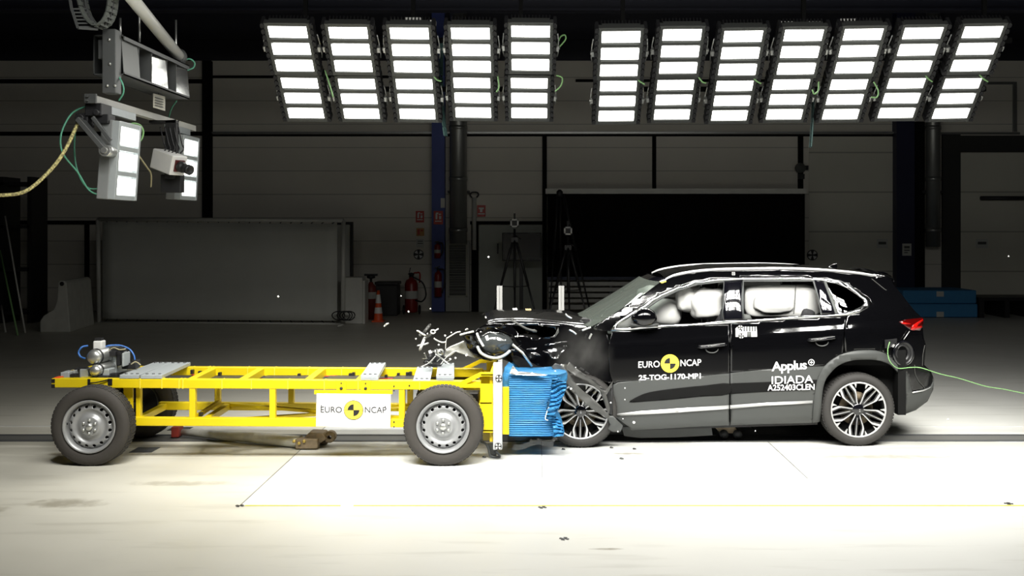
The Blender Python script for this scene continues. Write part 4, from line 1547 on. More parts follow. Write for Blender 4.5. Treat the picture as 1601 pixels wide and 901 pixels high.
# floor pans between the rails
for (q0, q1) in ((296, 366), (382, 470), (488, 555), (600, 645)):
    b = MB()
    b.box(tx(q0), tx(q1), YN + 0.10, YF_ - 0.02, zb + 0.0, zb + 0.012)
    b.build('floor_pan', 'dark_steel', TR_)
b = MB()
pts = [(300, 586), (330, 591), (368, 589), (405, 592), (445, 589), (470, 592), (520, 588), (552, 592), (610, 592), (640, 590)]
b.tube(cr([P(x, y, YF_ - 0.05) for x, y in pts]), 0.006, 6)
b.build('red_wire', 'red', TR_)
b = MB()
for (x, y) in ((301, 581), (313, 583), (344, 585), (409, 584), (468, 587), (501, 586), (548, 586.5), (553, 585), (604, 589), (623, 586), (637, 585), (642, 584)):
    p = P(x, y, YF_ - 0.02)
    b.box(p.x - 0.013, p.x + 0.013, p.y - 0.03, p.y + 0.02, p.z - 0.025, p.z + 0.018)
explode(b.build('wire_clip', 'black', TR_))
b = MB()
for (x, y, w_) in ((139, 598, 0.012), (172, 597.5, 0.02)):
    p = P(x, y, YN - 0.004)
    b.box(p.x - w_, p.x + w_, YN - 0.006, YN + 0.001, p.z - 0.03, p.z + 0.03)
b.tube(cr([P(140, 599, YN - 0.01), P(152, 598, YN - 0.02), P(165, 595, YN - 0.015), P(171, 593, YN - 0.01)]), 0.006, 6)
for y in (596, 604):
    p = P(83, y, YN - 0.003)
    b.box(p.x - 0.016, p.x + 0.016, YN - 0.004, YN + 0.001, p.z - 0.018, p.z + 0.018)
explode(b.build('black_strap', 'black', TR_))
MB().box(tx(82.5), tx(91), YN + 0.02, YN + 0.12, ztop, ztop + 0.02).build('tail_light', 'orange', TR_, 0.006)

# ballast plates
for (x0, x1, dx, h0, h1) in ((187, 217, -0.03, ztop + 0.002, ztop + 0.036), (219.5, 253, -0.05, ztop + 0.002, ztop + 0.036), (564, 591.5, -0.07, ztop + 0.002, ztop + 0.045),
                             (645.5, 672.7, -0.07, ztop - 0.004, ztop + 0.006), (682, 709.5, -0.075, ztop + 0.002, ztop + 0.045)):
    a, c = tx(x0), tx(x1)
    b = MB()
    h0, h1 = skew(h0, a), skew(h1, a)
    bot = [(a, YN + 0.0, h0), (c, YN + 0.0, h0), (c + dx, YF_ + 0.10, h0), (a + dx, YF_ + 0.10, h0)]
    b.prism(bot, (0, 0, h1 - h0))
    if h1 - h0 > 0.04:
        b.prism([(p[0] + 0.004, p[1] - 0.004, h0 + 0.02) for p in bot], (0, 0, 0.003))
    pl = b.build('ballast_plate', 'galv', TR_, 0.003)
    b = MB()
    for u in (0.2, 0.5, 0.8):
        for yy in (YN + 0.07, YF_ + 0.03):
            k = (yy - YN) / (YF_ + 0.1 - YN)
            b.lathe((a + (c - a) * u + dx * k, yy, h1), (0, 0, 1), [(0.013, 0), (0.013, 0.008), (0, 0.01)], 10)
    b.build('plate_bolts', 'grey_steel', pl)

# pneumatic brake unit at the rear
b = MB()
axl = Vector((0.12, 1, 0)).normalized()
c = P(145.3, 558.8, 10.05)
b.lathe(c, axl, [(0, -0.02), (0.045, -0.012), (0.066, 0.008), (0.072, 0.03), (0.072, 0.42), (0.05, 0.46), (0, 0.47)], 28)
t1 = b.build('air_tank', 'alu', TR_)
b = MB()
b.lathe(c, axl, [(0.074, 0.04), (0.078, 0.04), (0.078, 0.06), (0.074, 0.06)], 28)
b.build('tank_strap', 'dark_steel', t1)
b = MB()
c = P(147.5, 580.5, 10.0)
b.lathe(c, axl, [(0, -0.02), (0.036, -0.012), (0.053, 0.008), (0.058, 0.03), (0.058, 0.34), (0.03, 0.37), (0, 0.38)], 28)
t1 = b.build('air_tank', 'alu', TR_)
b = MB()
b.lathe(c, axl, [(0.06, 0.05), (0.063, 0.05), (0.063, 0.07), (0.06, 0.07)], 28)
b.build('tank_strap', 'dark_steel', t1)
p0, p1 = P(148.5, 548, 10.25), P(162.5, 532.5, 10.25)
MB().box(p0.x, p1.x, 10.2, 10.3, p0.z - 0.06, p1.z).build('white_canister', 'white', TR_, 0.012)
MB().box(p0.x + 0.01, p1.x - 0.015, 10.22, 10.28, p1.z, p1.z + 0.025).build('canister_cap', 'dark_steel', TR_)
b = MB()
p0, p1 = P(163, 592, 10.3), P(183, 549, 10.3)
b.box(p0.x, p1.x, 10.28, 10.55, ztop, p1.z)
b.build('valve_block', 'galv', TR_, 0.008)
b = MB()
for (x, y, w_, h, Y) in ((177, 553, 0.03, 0.025, 10.24), (187, 560, 0.02, 0.07, 10.3), (182, 546, 0.06, 0.02, 10.3), (203, 572, 0.07, 0.03, 10.3), (212, 569, 0.03, 0.04, 10.4), (163, 590, 0.05, 0.015, 10.02), (176, 587, 0.05, 0.02, 10.1), (160, 578, 0.02, 0.05, 10.15), (128, 577, 0.05, 0.012, 10.2), (199, 566, 0.02, 0.05, 10.35), (188, 548, 0.05, 0.012, 10.4), (116, 588, 0.03, 0.02, 10.0)):
    p = P(x, y, Y)
    b.box(p.x - w_, p.x + w_, Y - 0.03, Y + 0.05, p.z - h, p.z + h)
explode(b.build('valve_fitting', 'dark_steel', TR_, 0.006))
b = MB()
for (x, y, w_, h, Y) in ((192, 563, 0.010, 0.065, 10.15), (101, 587, 0.04, 0.028, 10.1), (115, 583, 0.006, 0.02, 10.1), (131, 584, 0.04, 0.04, 10.15), (165, 583, 0.03, 0.03, 10.05)):
    p = P(x, y, Y)
    b.box(p.x - w_, p.x + w_, Y, Y + 0.16, max(p.z - h, ztop - 0.02), p.z + h)
explode(b.build('control_box', 'galv', TR_, 0.006))
b = MB()
b.box(tx(97), tx(216), YN + 0.10, YF_, ztop - 0.03, ztop - 0.012)
b.build('equipment_deck', 'grey_steel', TR_)
b = MB()
b.tube(cr([P(137, 541, 10.2), P(128, 543, 10.15), P(123, 551, 10.15), P(126, 558, 10.15), P(133, 561, 10.2)]), 0.009, 8)
b.tube(cr([P(163, 543, 10.3), P(172, 540.5, 10.3), P(188, 540.5, 10.35), P(202, 546, 10.4), P(209, 555, 10.4), P(211, 564, 10.4)]), 0.008, 8)
explode(b.build('blue_hose', 'blue_hose', TR_))
b = MB()
for pts in (((170, 548), (178, 544), (187, 547), (196, 546)), ((205, 570), (212, 566), (220, 571)), ((120, 582), (114, 579), (108, 583))):
    b.tube(cr([P(x, y, 10.2) for x, y in pts]), 0.006, 6)
explode(b.build('loose_wire', 'tan', TR_))


def steel_wheel(c, s, parent, rt=0.362):
    """steel-rim wheel; s = -1 when its outer face looks to the camera side"""
    ax = Vector((0, s, 0))
    b = MB()
    rr = 0.242
    b.lathe(c, ax, [(rr - 0.015, -0.20), (rr, -0.215), (0.30, -0.222), (0.338, -0.20), (rt - 0.003, -0.175), (rt, -0.14), (rt, -0.06), (rt - 0.003, -0.03), (0.343, -0.004), (0.31, 0.006), (0.27, 0.004), (rr + 0.002, -0.012), (rr - 0.012, -0.03)], 72)
    ty = b.build('tyre', 'tyre_dusty', parent)
    b = MB()
    for k in range(60):
        a = 2 * pi * k / 60
        for (u, v) in ((-0.035, -0.065), (-0.075, -0.105), (-0.115, -0.145), (-0.15, -0.175)):
            a2 = a + (0.02 if u < -0.07 else 0)
            q = [c + ax * h + Vector((r * cos(g), 0, r * sin(g))) for h in (u, v) for r in (rt - 0.004, rt + 0.004) for g in (a2, a2 + 0.075)]
            b.add(q, [(0, 1, 3, 2), (4, 6, 7, 5), (0, 4, 5, 1), (2, 3, 7, 6), (0, 2, 6, 4), (1, 5, 7, 3)])
    b.build('tread', 'tyre', ty)
    # rim: barrel and the drilled disc
    b = MB()
    b.lathe(c, ax, [(0.205, -0.2), (0.208, -0.05), (0.216, -0.02), (0.236, -0.010), (0.243, -0.002), (0.243, 0.006), (0.236, 0.008), (0.228, 0.0), (0.217, -0.008), (0.211, -0.03), (0.208, -0.06)], 64)
    rm = b.build('rim', 'steel_rim', parent)
    dish = [(0.0, 0.0), (0.085, 0.0), (0.095, -0.012), (0.115, -0.030), (0.135, -0.034), (0.150, -0.022), (0.165, -0.012), (0.185, -0.018), (0.20, -0.035), (0.212, -0.05)]

    def dz(r):
        for (r0, z0), (r1, z1) in zip(dish, dish[1:]):
            if r <= r1:
                return z0 + (z1 - z0) * (r - r0) / (r1 - r0)
        return dish[-1][1]
    holes = [circle2(0.182 * cos(2 * pi * (k + .5) / 16), 0.182 * sin(2 * pi * (k + .5) / 16), 0.0158, 10) for k in range(16)]
    outer = circle2(0, 0, 0.212, 64)
    vs, ts = fill2d(outer, holes, 0.012)
    b = MB()
    b.add([c + ax * (dz(v.length) - 0.012) + Vector((v.x, 0, v.y)) for v in vs], ts, True)
    b.build('disc', 'steel_rim', rm, solid=0.006)
    b = MB()
    b.lathe(c, ax, [(0.203, -0.09), (0, -0.09)], 32)
    b.build('brake_shield', 'black', rm)
    b = MB()
    b.lathe(c, ax, [(0.034, -0.012), (0.034, 0.0), (0.03, 0.012), (0.012, 0.02), (0, 0.02)], 20)
    for k in range(6):
        a = 2 * pi * k / 6 + 0.5
        b.lathe(c + Vector((0.060 * cos(a), 0, 0.060 * sin(a))), ax, [(0.015, -0.012), (0.015, -0.004), (0.008, 0.006), (0, 0.006)], 12)
    b.build('hub_cap', 'alu', rm)
    b = MB()
    b.cyl(c + Vector((-0.205, s * -0.02, 0.03)), c + Vector((-0.19, s * 0.015, 0.025)), 0.006, 6)
    b.build('valve_stem', 'black', rm)


for (x, y) in ((139, 9.64), (692.5, 9.64)):
    X = (x - CX) / F * y
    steel_wheel(Vector((X, y, 0.363)), -1, TR_)
    steel_wheel(Vector((X - 0.04, 11.12, 0.363)), 1, TR_)
    b = MB()
    b.cyl((X, y + 0.1, 0.363), (X - 0.04, 11.0, 0.363), 0.045, 14)
    b.build('axle', 'dark_steel', TR_)
p0, p1 = P(724, 632, 10.2), P(749, 612, 10.2)
MB().box(p0.x, p1.x, 10.1, 10.5, p0.z, p1.z).build('black_box', 'black', TR_, 0.01)

# front gussets, face plate, target post
for k, Yk in enumerate((YN - 0.02, YF_ + 0.10)):
    dx = -0.06 * k
    b = MB()
    poly = [(718, 598), (752, 581.5), (771.5, 583.5), (771.5, 588), (753, 588), (729, 600), (771.5, 600), (771.5, 676), (751, 676), (751, 606), (718, 606)]
    poly = [Vector((tx(x) + dx, Yk, tz(y))) for x, y in poly]
    vs, ts = fill2d([(p.x, p.z) for p in poly], [[(p.x, p.z) for p in [Vector((tx(x) + dx, 0, tz(y))) for x, y in ((738, 599), (750, 593), (750, 599))]]], 0)
    b.add([(v.x, Yk, v.y) for v in vs], ts)
    b.build('gusset', 'yellow', TR_, solid=0.014)
    b = MB()
    for (y, x0, x1) in ((584, 752, 771.5), (628, 751, 769), (671, 752, 771)):
        b.box(tx(x0) + dx, tx(x1) + dx, Yk, Yk + 0.16, tz(y) - 0.018, tz(y) - 0.006)
    explode(b.build('gusset_shelf', 'yellow', TR_))
xf = tx(770.5)
b = MB()
b.box(xf - 0.03, xf, 9.92, 11.2, tz(692), tz(584))
b.build('face_frame', 'yellow', TR_, 0.004)
b = MB()
b.box(tx(753), tx(769), YF_ + 0.06, YF_ + 0.2, 0.70, 0.81)
b.build('corner_box', 'yellow', TR_, 0.004)
b = MB()
b.box(tx(754), tx(769), YN + 0.12, YN + 0.17, tz(693), tz(672))
b.build('lower_bracket', mat('olive_paint', (0.42, 0.33, 0.05), 0.5), TR_)
b = MB()
b.tube(cr([P(751, 691.5, 10.0), P(759, 694, 10.0), P(764, 702, 10.0), P(767, 713, 10.0), P(779, 715, 10.0), P(781, 712.5, 10.0), P(775, 705, 10.0)]), 0.012, 6)
b.prism([P(762, 694, 10.02), P(775, 694, 10.02), P(776, 713, 10.02), P(768, 713, 10.02)], (0, 0.02, 0))
b.build('foot_bracket', 'grey_steel', TR_)
Yp = 9.86
b = MB()
zt_, zb_ = CZ - (569 - CY) / F * Yp, CZ - (703.7 - CY) / F * Yp
x0, x1 = (770.8 - CX) / F * Yp, (785 - CX) / F * Yp
b.box(x0, x1, Yp, Yp + 0.12, zb_, zt_)
post = b.build('target_post', 'white', TR_, 0.006)
post.data.materials[0] = mat('post_white', (0.46, 0.47, 0.48), 0.4)
b = MB()
b.box(x0 + 0.025, x0 + 0.030, Yp - 0.002, Yp, zb_ + 0.15, zt_ - 0.05)
b.box(x0 + 0.052, x0 + 0.057, Yp - 0.002, Yp, zb_ + 0.15, zt_ - 0.05)
b.build('post_groove', 'panel_grey', post)
for (x, y) in ((780, 591.5), (778.8, 698)):
    target(P(x, y, Yp - 0.001), 0.032, None, Yp, parent=TR_)
# backing plate (yellow edge) and the blue honeycomb block
MB().box(tx(785.3), tx(795.5), 9.97, 11.15, tz(682), tz(607.5)).build('backing_plate', 'yellow', TR_, 0.004)


def barrier_block():
    """crushable honeycomb: pleated near face, crumpled nose"""
    Y0, Y1 = 10.0, 11.1
    xa, xb = (796 - CX) / F * Y0, (866 - CX) / F * Y0
    za, zb2 = CZ - (683 - CY) / F * Y0, CZ - (585.5 - CY) / F * Y0
    nz, nx_, ny = 29, 20, 14
    b = MB()

    def pt(u, v, y):
        # u along the block, v height, y across
        x = xa + (xb - xa) * u
        cr_ = max(0, u - 0.72) / 0.28
        x += cr_ * (0.16 * noise.noise(Vector((v * 3.1, y * 2.3, 4.2))) + 0.05 * noise.noise(Vector((v * 9.0, y * 8.0, 1.2))) + 0.02)
        z = za + (zb2 - za) * v
        z += cr_ * 0.02 * noise.noise(Vector((u * 5, v * 7, y * 3)))
        return Vector((x, y, z))
    rows = []
    for j in range(nz * 2 + 1):
        v = j / (nz * 2)
        off = 0.0 if j % 2 else 0.011
        row = []
        for i in range(nx_ + 1):
            u = i / nx_
            q = pt(u, v, Y0)
            q.y += off + 0.012 * noise.noise(Vector((u * 4, v * 9, 1.0)))
            row.append(q)
        rows.append(row)
    # near face
    vs = [q for r in rows for q in r]
    n = nx_ + 1
    fs = [(j * n + i, j * n + i + 1, (j + 1) * n + i + 1, (j + 1) * n + i) for j in range(nz * 2) for i in range(nx_)]
    b.add(vs, fs, False)
    # nose face, top, bottom, back
    for v0, flip in ((1.0, False), (0.0, True)):
        vs = [pt(i / nx_, v0, Y0 + (Y1 - Y0) * k / ny) for k in range(ny + 1) for i in range(n)]
        fs = [(k * n + i, k * n + i + 1, (k + 1) * n + i + 1, (k + 1) * n + i) for k in range(ny) for i in range(nx_)]
        b.add(vs, fs, False)
    vs = [pt(1.0, j / 20, Y0 + (Y1 - Y0) * k / ny) for k in range(ny + 1) for j in range(21)]
    fs = [(k * 21 + j, k * 21 + j + 1, (k + 1) * 21 + j + 1, (k + 1) * 21 + j) for k in range(ny) for j in range(20)]
    b.add(vs, fs, False)
    vs = [pt(i / nx_, j / 4, Y1) for j in range(5) for i in range(n)]
    fs = [(j * n + i, j * n + i + 1, (j + 1) * n + i + 1, (j + 1) * n + i) for j in range(4) for i in range(nx_)]
    b.add(vs, fs, False)
    o = b.build('honeycomb_barrier', 'blue_foil', TR_)
    # torn pleats folded out at the nose
    for (poly, dy, nm) in (([(863, 592), (885, 597), (886.5, 607), (880, 622), (876, 633), (866, 653), (852, 656), (854, 643), (859, 633), (861, 612)], -0.06, 'torn_fold'),
                           ([(861, 660), (872, 653), (880, 664), (882, 675), (881, 682), (864, 683.5), (865, 672)], -0.05, 'torn_fold')):
        Yp_ = Y0 + dy
        pp = [((x - CX) / F * Yp_, CZ - (y - CY) / F * Yp_) for x, y in poly]
        vs, ts = fill2d(pp, [], 0.013)
        m2 = MB()
        m2.add([(v.x, Yp_ + 0.020 * sin(v.y * 150 + 12 * noise.noise(Vector((v.x * 6, v.y * 6, 0)))) + 0.05 * noise.noise(Vector((v.x * 7, v.y * 7, 3))), v.y) for v in vs], ts, False)
        m2.build(nm, 'blue_foil', o, solid=0.006)
    m2 = MB()
    a = [P(x, y, Y0 - 0.09) for x, y in ((858, 637), (855, 645), (853, 652), (853, 656), (857, 657.5))]
    m2.tube(cr(a), 0.0055, 6)
    m2.build('torn_edge', mat('pale_glue', (0.75, 0.80, 0.84), 0.5), o)
    # crumpled blue top sheet
    Yp_ = Y0 + 0.02
    pp = [((x - CX) / F * Yp_, CZ - (y - CY) / F * Yp_) for x, y in ((786, 586), (789, 574), (796, 566), (803, 571), (808, 580), (830, 582), (862, 585.5), (862, 587), (796, 587), (796, 607), (786, 607))]
    vs, ts = fill2d(pp, [], 0.018)
    m2 = MB()
    m2.add([(v.x, Yp_ + 0.05 * noise.noise(Vector((v.x * 9, v.y * 11, 7))) - 0.01, v.y) for v in vs], ts, False)
    m2.build('crumpled_sheet', 'blue_foil', o, solid=0.005)
    m2 = MB()
    pp = [((x - CX) / F * Yp_, CZ - (y - CY) / F * Yp_) for x, y in ((797, 583), (802, 571), (806, 575), (809, 580), (832, 582), (856, 585), (850, 586.5), (806, 585))]
    vs, ts = fill2d(pp, [], 0.018)
    m2.add([(v.x, Yp_ - 0.05 + 0.03 * noise.noise(Vector((v.x * 9, v.y * 11, 2))), v.y) for v in vs], ts, False)
    m2.build('torn_silver_sheet', 'alu', o, solid=0.004)
    m2 = MB()
    Yq = Y0 + 0.15
    pp = [((x - CX) / F * Yq, CZ - (y - CY) / F * Yq) for x, y in cr([(805, 684), (868, 684), (867, 690), (864, 697), (850, 697), (842, 695), (826, 700), (814, 703), (800, 703.5), (803, 698), (807, 692)], True, 4)]
    vs, ts = fill2d(pp, [], 0.03)
    m2.add([(v.x, Yq + 0.04 * noise.noise(Vector((v.x * 6, v.y * 6, 9))), v.y) for v in vs], ts, True)
    m2.build('hanging_film', 'film', o)
    return o


barrier_block()

# sign board with the emblem and the lettering
Ys = 9.86
sb = MB()
sb.prism([P(495, 615.5, Ys), P(611, 616.8, Ys), P(610, 669.5, Ys), P(494, 667, Ys)], (0, 0.008, 0))
board = sb.build('sign_board', mat('white_board', (0.80, 0.80, 0.80), 0.5, var=0.01), TR_)


def emblem(c, r, parent, ym=-0.002, ring=True):
    b = MB()
    b.lathe(c, (0, -1, 0), [(r, 0), (r, 0.0015), (0, 0.0015)], 40, False)
    o = b.build('emblem_disc', 'logo_yellow', parent)
    if ring:
        b = MB()
        b.lathe(c, (0, -1, 0), [(r, 0.0), (r, 0.002), (r * 0.955, 0.002), (r * 0.955, 0)], 40, False)
        b.box(c.x - r * 0.01, c.x + r * 0.01, c.y - 0.0025, c.y - 0.001, c.z - r, c.z + r)
        b.box(c.x - r, c.x + r, c.y - 0.0025, c.y - 0.001, c.z - r * 0.01, c.z + r * 0.01)
        b.build('emblem_lines', 'text_black', parent)
    b = MB()
    for a0 in (pi / 2, -pi / 2):
        pts = [c] + [c + Vector((0.6 * r * cos(a0 + pi / 2 * k / 10), 0, 0.6 * r * sin(a0 + pi / 2 * k / 10))) for k in range(11)]
        b.prism([p + Vector((0, -0.0016, 0)) for p in pts], (0, -0.0015, 0))
    b.build('emblem_quarters', 'text_black', parent)


emblem(P(552.8, 641.5, Ys - 0.001), 15.3 / F * Ys, TR_)
o = P(501.5, 645.3, Ys - 0.002)
text('EURO', 'lettering', 'text_black', TR_, o, 33.0 / F * Ys, 9.3 / F * Ys, -0.01, 0.0)
o = P(570.5, 645.8, Ys - 0.002)
text('NCAP', 'lettering', 'text_black', TR_, o, 33.5 / F * Ys, 9.6 / F * Ys, -0.01, 0.0)
b = MB()
for (x, y) in ((502.5, 634.5), (602.5, 636)):
    b.lathe(P(x, y, Ys), (0, -1, 0), [(0.005, 0), (0.005, 0.006), (0, 0.008)], 8)
b.build('sign_screw', 'text_black', TR_)
MB().box(tx(492), tx(614), YN - 0.024, YN - 0.0, tz(616) - 0.0, tz(610)).build('sign_clip', 'yellow', TR_)

# ------------------------------------------------------------------ the car
YC = 11.44                      # the car's centre line
CAR = thing('car', 'black SUV with a crushed front and inflated airbags after hitting the yellow trolley', 'car', (1.6, YC, 0))
PROF = [(0.10, 10.66), (0.25, 10.575), (0.38, 10.535), (0.55, 10.512), (0.75, 10.502), (0.95, 10.500), (1.085, 10.503), (1.093, 10.505), (1.112, 10.514), (1.13, 10.517), (1.16, 10.524)] + [
        (1.16 + 0.02 * k, 10.524 + 0.20 * 0.02 * k + 0.42 * (0.02 * k) ** 2) for k in range(1, 36)]


def yside(X, Z):
    z = Z - 0.062 * (X - 1.9)
    y = PROF[0][1]
    if z > PROF[-1][0]:
        y = PROF[-1][1]
    else:
        for (a, ya), (b_, yb) in zip(PROF, PROF[1:]):
            if a <= z <= b_:
                y = ya + (yb - ya) * (z - a) / (b_ - a)
                break
    if X > 2.2:
        y += 0.25 * min(1.0, (X - 2.2) / 0.2) * max(0.0, min(0.04, z - 1.112))
    if X > 2.95:
        y += 0.30 * (X - 2.95) ** 2
    if X > 2.75 and z > 1.25:
        y += 0.40 * (X - 2.75) * (z - 1.25)
    if X < 0.5:
        y += 0.06 * (0.5 - X)
    # flared rear wheel arch
    return y


def cp(px, py, off=0.0):
    """point of the near body side that the photograph shows at (px, py)"""
    Y = 10.5
    for _ in range(8):
        q = P(px, py, Y)
        Y = yside(q.x, q.z) + off
    return P(px, py, Y)


def side_patch(name, px, m_, holes=(), off=0.0, thick=0.012, parent=CAR, grid=0.05, bump=0.0, seed=0, far=True, smooth=True, freq=5.0, crisp=False):
    """a body panel: the outline seen from the side, laid on the body's curved side; mirrored on the far side"""
    o2 = [(p.x, p.z) for p in (cp(x, y, off) for x, y in px)]
    h2 = [[(p.x, p.z) for p in (cp(x, y, off) for x, y in h)] for h in holes]
    vs, ts = fill2d(o2, h2, grid)

    def yy(v):
        y = yside(v.x, v.y) + off
        if bump:
            q = Vector((v.x * freq, seed * 3.7, v.y * freq))
            y += bump * ((abs(noise.noise(q)) - 0.3) * 2 if crisp else noise.noise(q)) + bump * 0.5 * noise.noise(q * 2.3)
        return y
    out = None
    for side in ((0, 1) if far else (0,)):
        b = MB()
        co = []
        for v in vs:
            y = yy(v)
            co.append((v.x, y if side == 0 else 2 * YC - y, v.y))
        # faces turned outwards
        fs = []
        for t in ts:
            a, b_, c = (Vector(co[i]) for i in t)
            n = (b_ - a).cross(c - a)
            fs.append(t if (n.y < 0) == (side == 0) else tuple(reversed(t)))
        b.add(co, fs, smooth)
        o = b.build(name, m_, parent, solid=thick, fixn=False)
        out = out or o
    return out


DLO = [(955, 517.5), (964, 503.5), (1003, 478.5), (1030, 460.5), (1060, 447.3), (1090, 438.4), (1120, 435.4), (1160, 433.8), (1250, 433.3), (1287, 435.4), (1310, 438.8), (1326, 444.5), (1342, 455.2), (1357.5, 466), (1363.5, 473.5),
       (1357, 481.5), (1342, 489), (1324.5, 492.8), (1308, 494), (1275, 496.6), (1220, 499.8), (1160, 504.2), (1100, 508), (1013.5, 512.9), (985, 515.7)]
DLI = [(961.5, 514.2), (968, 506), (1005, 482.5), (1032, 464.5), (1061, 451.5), (1091, 442.4), (1121, 438.9), (1160, 437.2), (1250, 436.8), (1287, 439), (1308, 442.8), (1325, 450.5), (1340, 460.5), (1350, 468.5), (1353.5, 473.5),
       (1348, 479.5), (1334, 486), (1321, 489.2), (1308, 490.6), (1275, 493.2), (1220, 496.2), (1160, 500.4), (1100, 504.2), (1013.5, 508.9), (985, 512)]
ARCH_OUT = [(1271, 655), (1274, 616), (1279.5, 592), (1290, 572.5), (1309.5, 557.5), (1332, 550), (1353, 548), (1372.5, 549), (1387, 555), (1402.5, 569.5), (1417.5, 583), (1424, 604), (1427, 614)]
ARCH_IN = [(1281.5, 660), (1284, 640), (1285.5, 617.5), (1290, 596.5), (1299, 583), (1312.5, 571), (1332, 564), (1353, 562.5), (1374, 564), (1390.5, 569.5), (1402.5, 580), (1411.5, 595), (1417, 613), (1417, 631), (1415, 640)]
ao = [tuple(p) for p in cr(ARCH_OUT, n=4)]
ai = [tuple(p) for p in cr(ARCH_IN, n=4)]
ROOF_EDGE = [(1041, 437.5), (1054, 432.5), (1082.5, 427), (1120, 423.5), (1160, 422.8), (1220, 422.2), (1280, 424), (1335, 428.5), (1369.5, 432.5), (1394, 437.0)]
WS_EDGE = [(938.5, 504), (985, 474.2), (1010, 457.5), (1032, 441.5)]

# upper frame and rear quarter in one panel, as on the real body
outer = [(930, 510)] + WS_EDGE + ROOF_EDGE + [(1396, 443), (1402.5, 451), (1417.5, 470.5), (1429.5, 485.5), (1442, 497.5), (1444, 499), (1442.5, 511), (1444, 527.5), (1447.5, 539.5), (1446, 562), (1445, 571), (1455, 580), (1458.5, 588),
         (1460.5, 595), (1456, 605), (1427, 613.5)]
outer += list(reversed(ao))[1:]
k = next(i for i, p in enumerate(outer) if i > 40 and p[0] < 1321 and p[1] < 560)
outer = outer[:k] + [(1320.5, 553), (1321, 520), (1324, 494)] + [tuple(p) for p in reversed(DLO[:-7 - 1 + 1])][0:0]
d = [(1324.5, 492.8), (1342, 489), (1357, 481.5), (1363.5, 473.5), (1357.5, 466), (1342, 455.2), (1326, 444.5), (1310, 438.8), (1287, 435.4), (1250, 433.3), (1160, 433.8), (1120, 435.4), (1090, 438.4), (1060, 447.3), (1030, 460.5), (1003, 478.5), (964, 503.5), (955, 517.5)]
outer += d[1:] + [(936, 517)]
side_patch('body_frame', outer, 'car_black', thick=0.02, grid=0.025)
side_patch('window_surround', DLO, 'chrome', [DLI], off=-0.006, thick=0.012)
# doors
front_door = [(957, 519), (985, 516.9), (1013.5, 514.2), (1100, 509.2), (1140.4, 506.6), (1140.6, 583.2), (1095, 588), (1040, 591.5), (1000, 594.5), (966, 597.5), (958, 601), (953, 580), (951, 545)]
rear_door = [(1141.6, 506.4), (1160, 505.3), (1220, 501), (1275, 497.8), (1308, 495.2), (1322.6, 494.2), (1319.3, 520), (1318.5, 553.2), (1309.5, 557), (1299, 565), (1290, 572), (1235, 574.5), (1201, 577), (1141.6, 582.8)]
fd = side_patch('front_door', front_door, 'car_black', grid=0.02)
rd = side_patch('rear_door', rear_door, 'car_black', grid=0.02)
fc = side_patch('front_door_cladding', [(958.5, 602), (966, 598.3), (1000, 595.2), (1040, 592.2), (1095, 588.7), (1140.3, 584), (1140.3, 665.3), (1080, 667.8), (1030, 671), (987, 673.2), (984, 668), (972, 660), (959, 650)], 'cladding', off=-0.004, grid=0.025)
rc_ = side_patch('rear_door_cladding', [(1142, 583.6), (1201, 577.8), (1235, 575.3), (1289.5, 572.8), (1279, 592), (1273.5, 616), (1270.5, 655), (1269.5, 661.8), (1200, 663.2), (1142, 665.2)], 'cladding', off=-0.004, grid=0.025)
side_patch('rear_arch_trim', [(1270.5, 661.5)] + ao + [(1440, 611), (1456, 605.5), (1460.5, 596), (1459, 610), (1450, 628), (1432, 641.5), (1416, 647.5), (1414, 647)] + list(reversed(ai)), 'cladding', off=-0.014, thick=0.03)
# recessed dark blades in the door cladding, chrome strips
side_patch('cladding_recess', [tuple(p) for p in cr([(984, 629.2), (998, 620), (1015, 613.8), (1048.6, 608.5), (1104, 602.8), (1139.5, 600), (1139.5, 616.6), (1095, 620.5), (1048, 625.2), (1010, 628)], True, 3)], 'matte_black', off=-0.008, thick=0.002, grid=0.02)
side_patch('cladding_recess', [(1142, 599.8), (1200, 597.5), (1240, 595.5), (1277.5, 594), (1274.5, 609), (1240, 611), (1200, 612.7), (1142, 616.4)], 'matte_black', off=-0.008, thick=0.002, grid=0.02)
side_patch('door_trim_strip', [(959.5, 648.2), (1000, 643.5), (1060, 639), (1139.7, 634.3), (1139.7, 639.7), (1060, 645.5), (1000, 648.8), (959.5, 650.8)], 'satin', off=-0.014, thick=0.010)
side_patch('door_trim_strip', [(1141.6, 634.2), (1200, 630), (1270.5, 626.8), (1270.5, 630.8), (1200, 634.6), (1141.6, 639.6)], 'satin', off=-0.014, thick=0.010)
side_patch('bumper_strip', [(1427, 613.3), (1443, 610.5), (1452, 607.5), (1455, 605), (1455, 606.6), (1443, 612.3), (1427, 615.2)], 'satin', off=-0.02, thick=0.004)
# sill and underbody
b = MB()
pa = cp(990, 672, 0.06)
pb = cp(1276, 662, 0.06)
b.prism([(pa.x, 10.64, pa.z + 0.05), (pb.x, 10.64, pb.z + 0.05), (pb.x, 10.64, pb.z - 0.005), (pa.x, 10.64, pa.z - 0.005)], (0, 1.60, 0))
b.build('underbody', 'black', CAR)
b = MB()
b.box(0.9, 2.72, 10.66, 12.22, 0.50, 0.54)
b.build('cabin_floor', 'seat', CAR)
b = MB()
b.box(2.75, 3.72, 10.78, 12.1, 0.40, 1.12)
b.build('boot_tub', 'matte_black', CAR)
b = MB()
b.prism([P(x, y, 10.75) for x, y in ((972, 668), (1030, 667), (1112, 664), (1114, 681), (1060, 684), (1000, 685), (976, 682))], (0, 0.03, 0))
b.build('sill_lip', 'cladding', CAR)
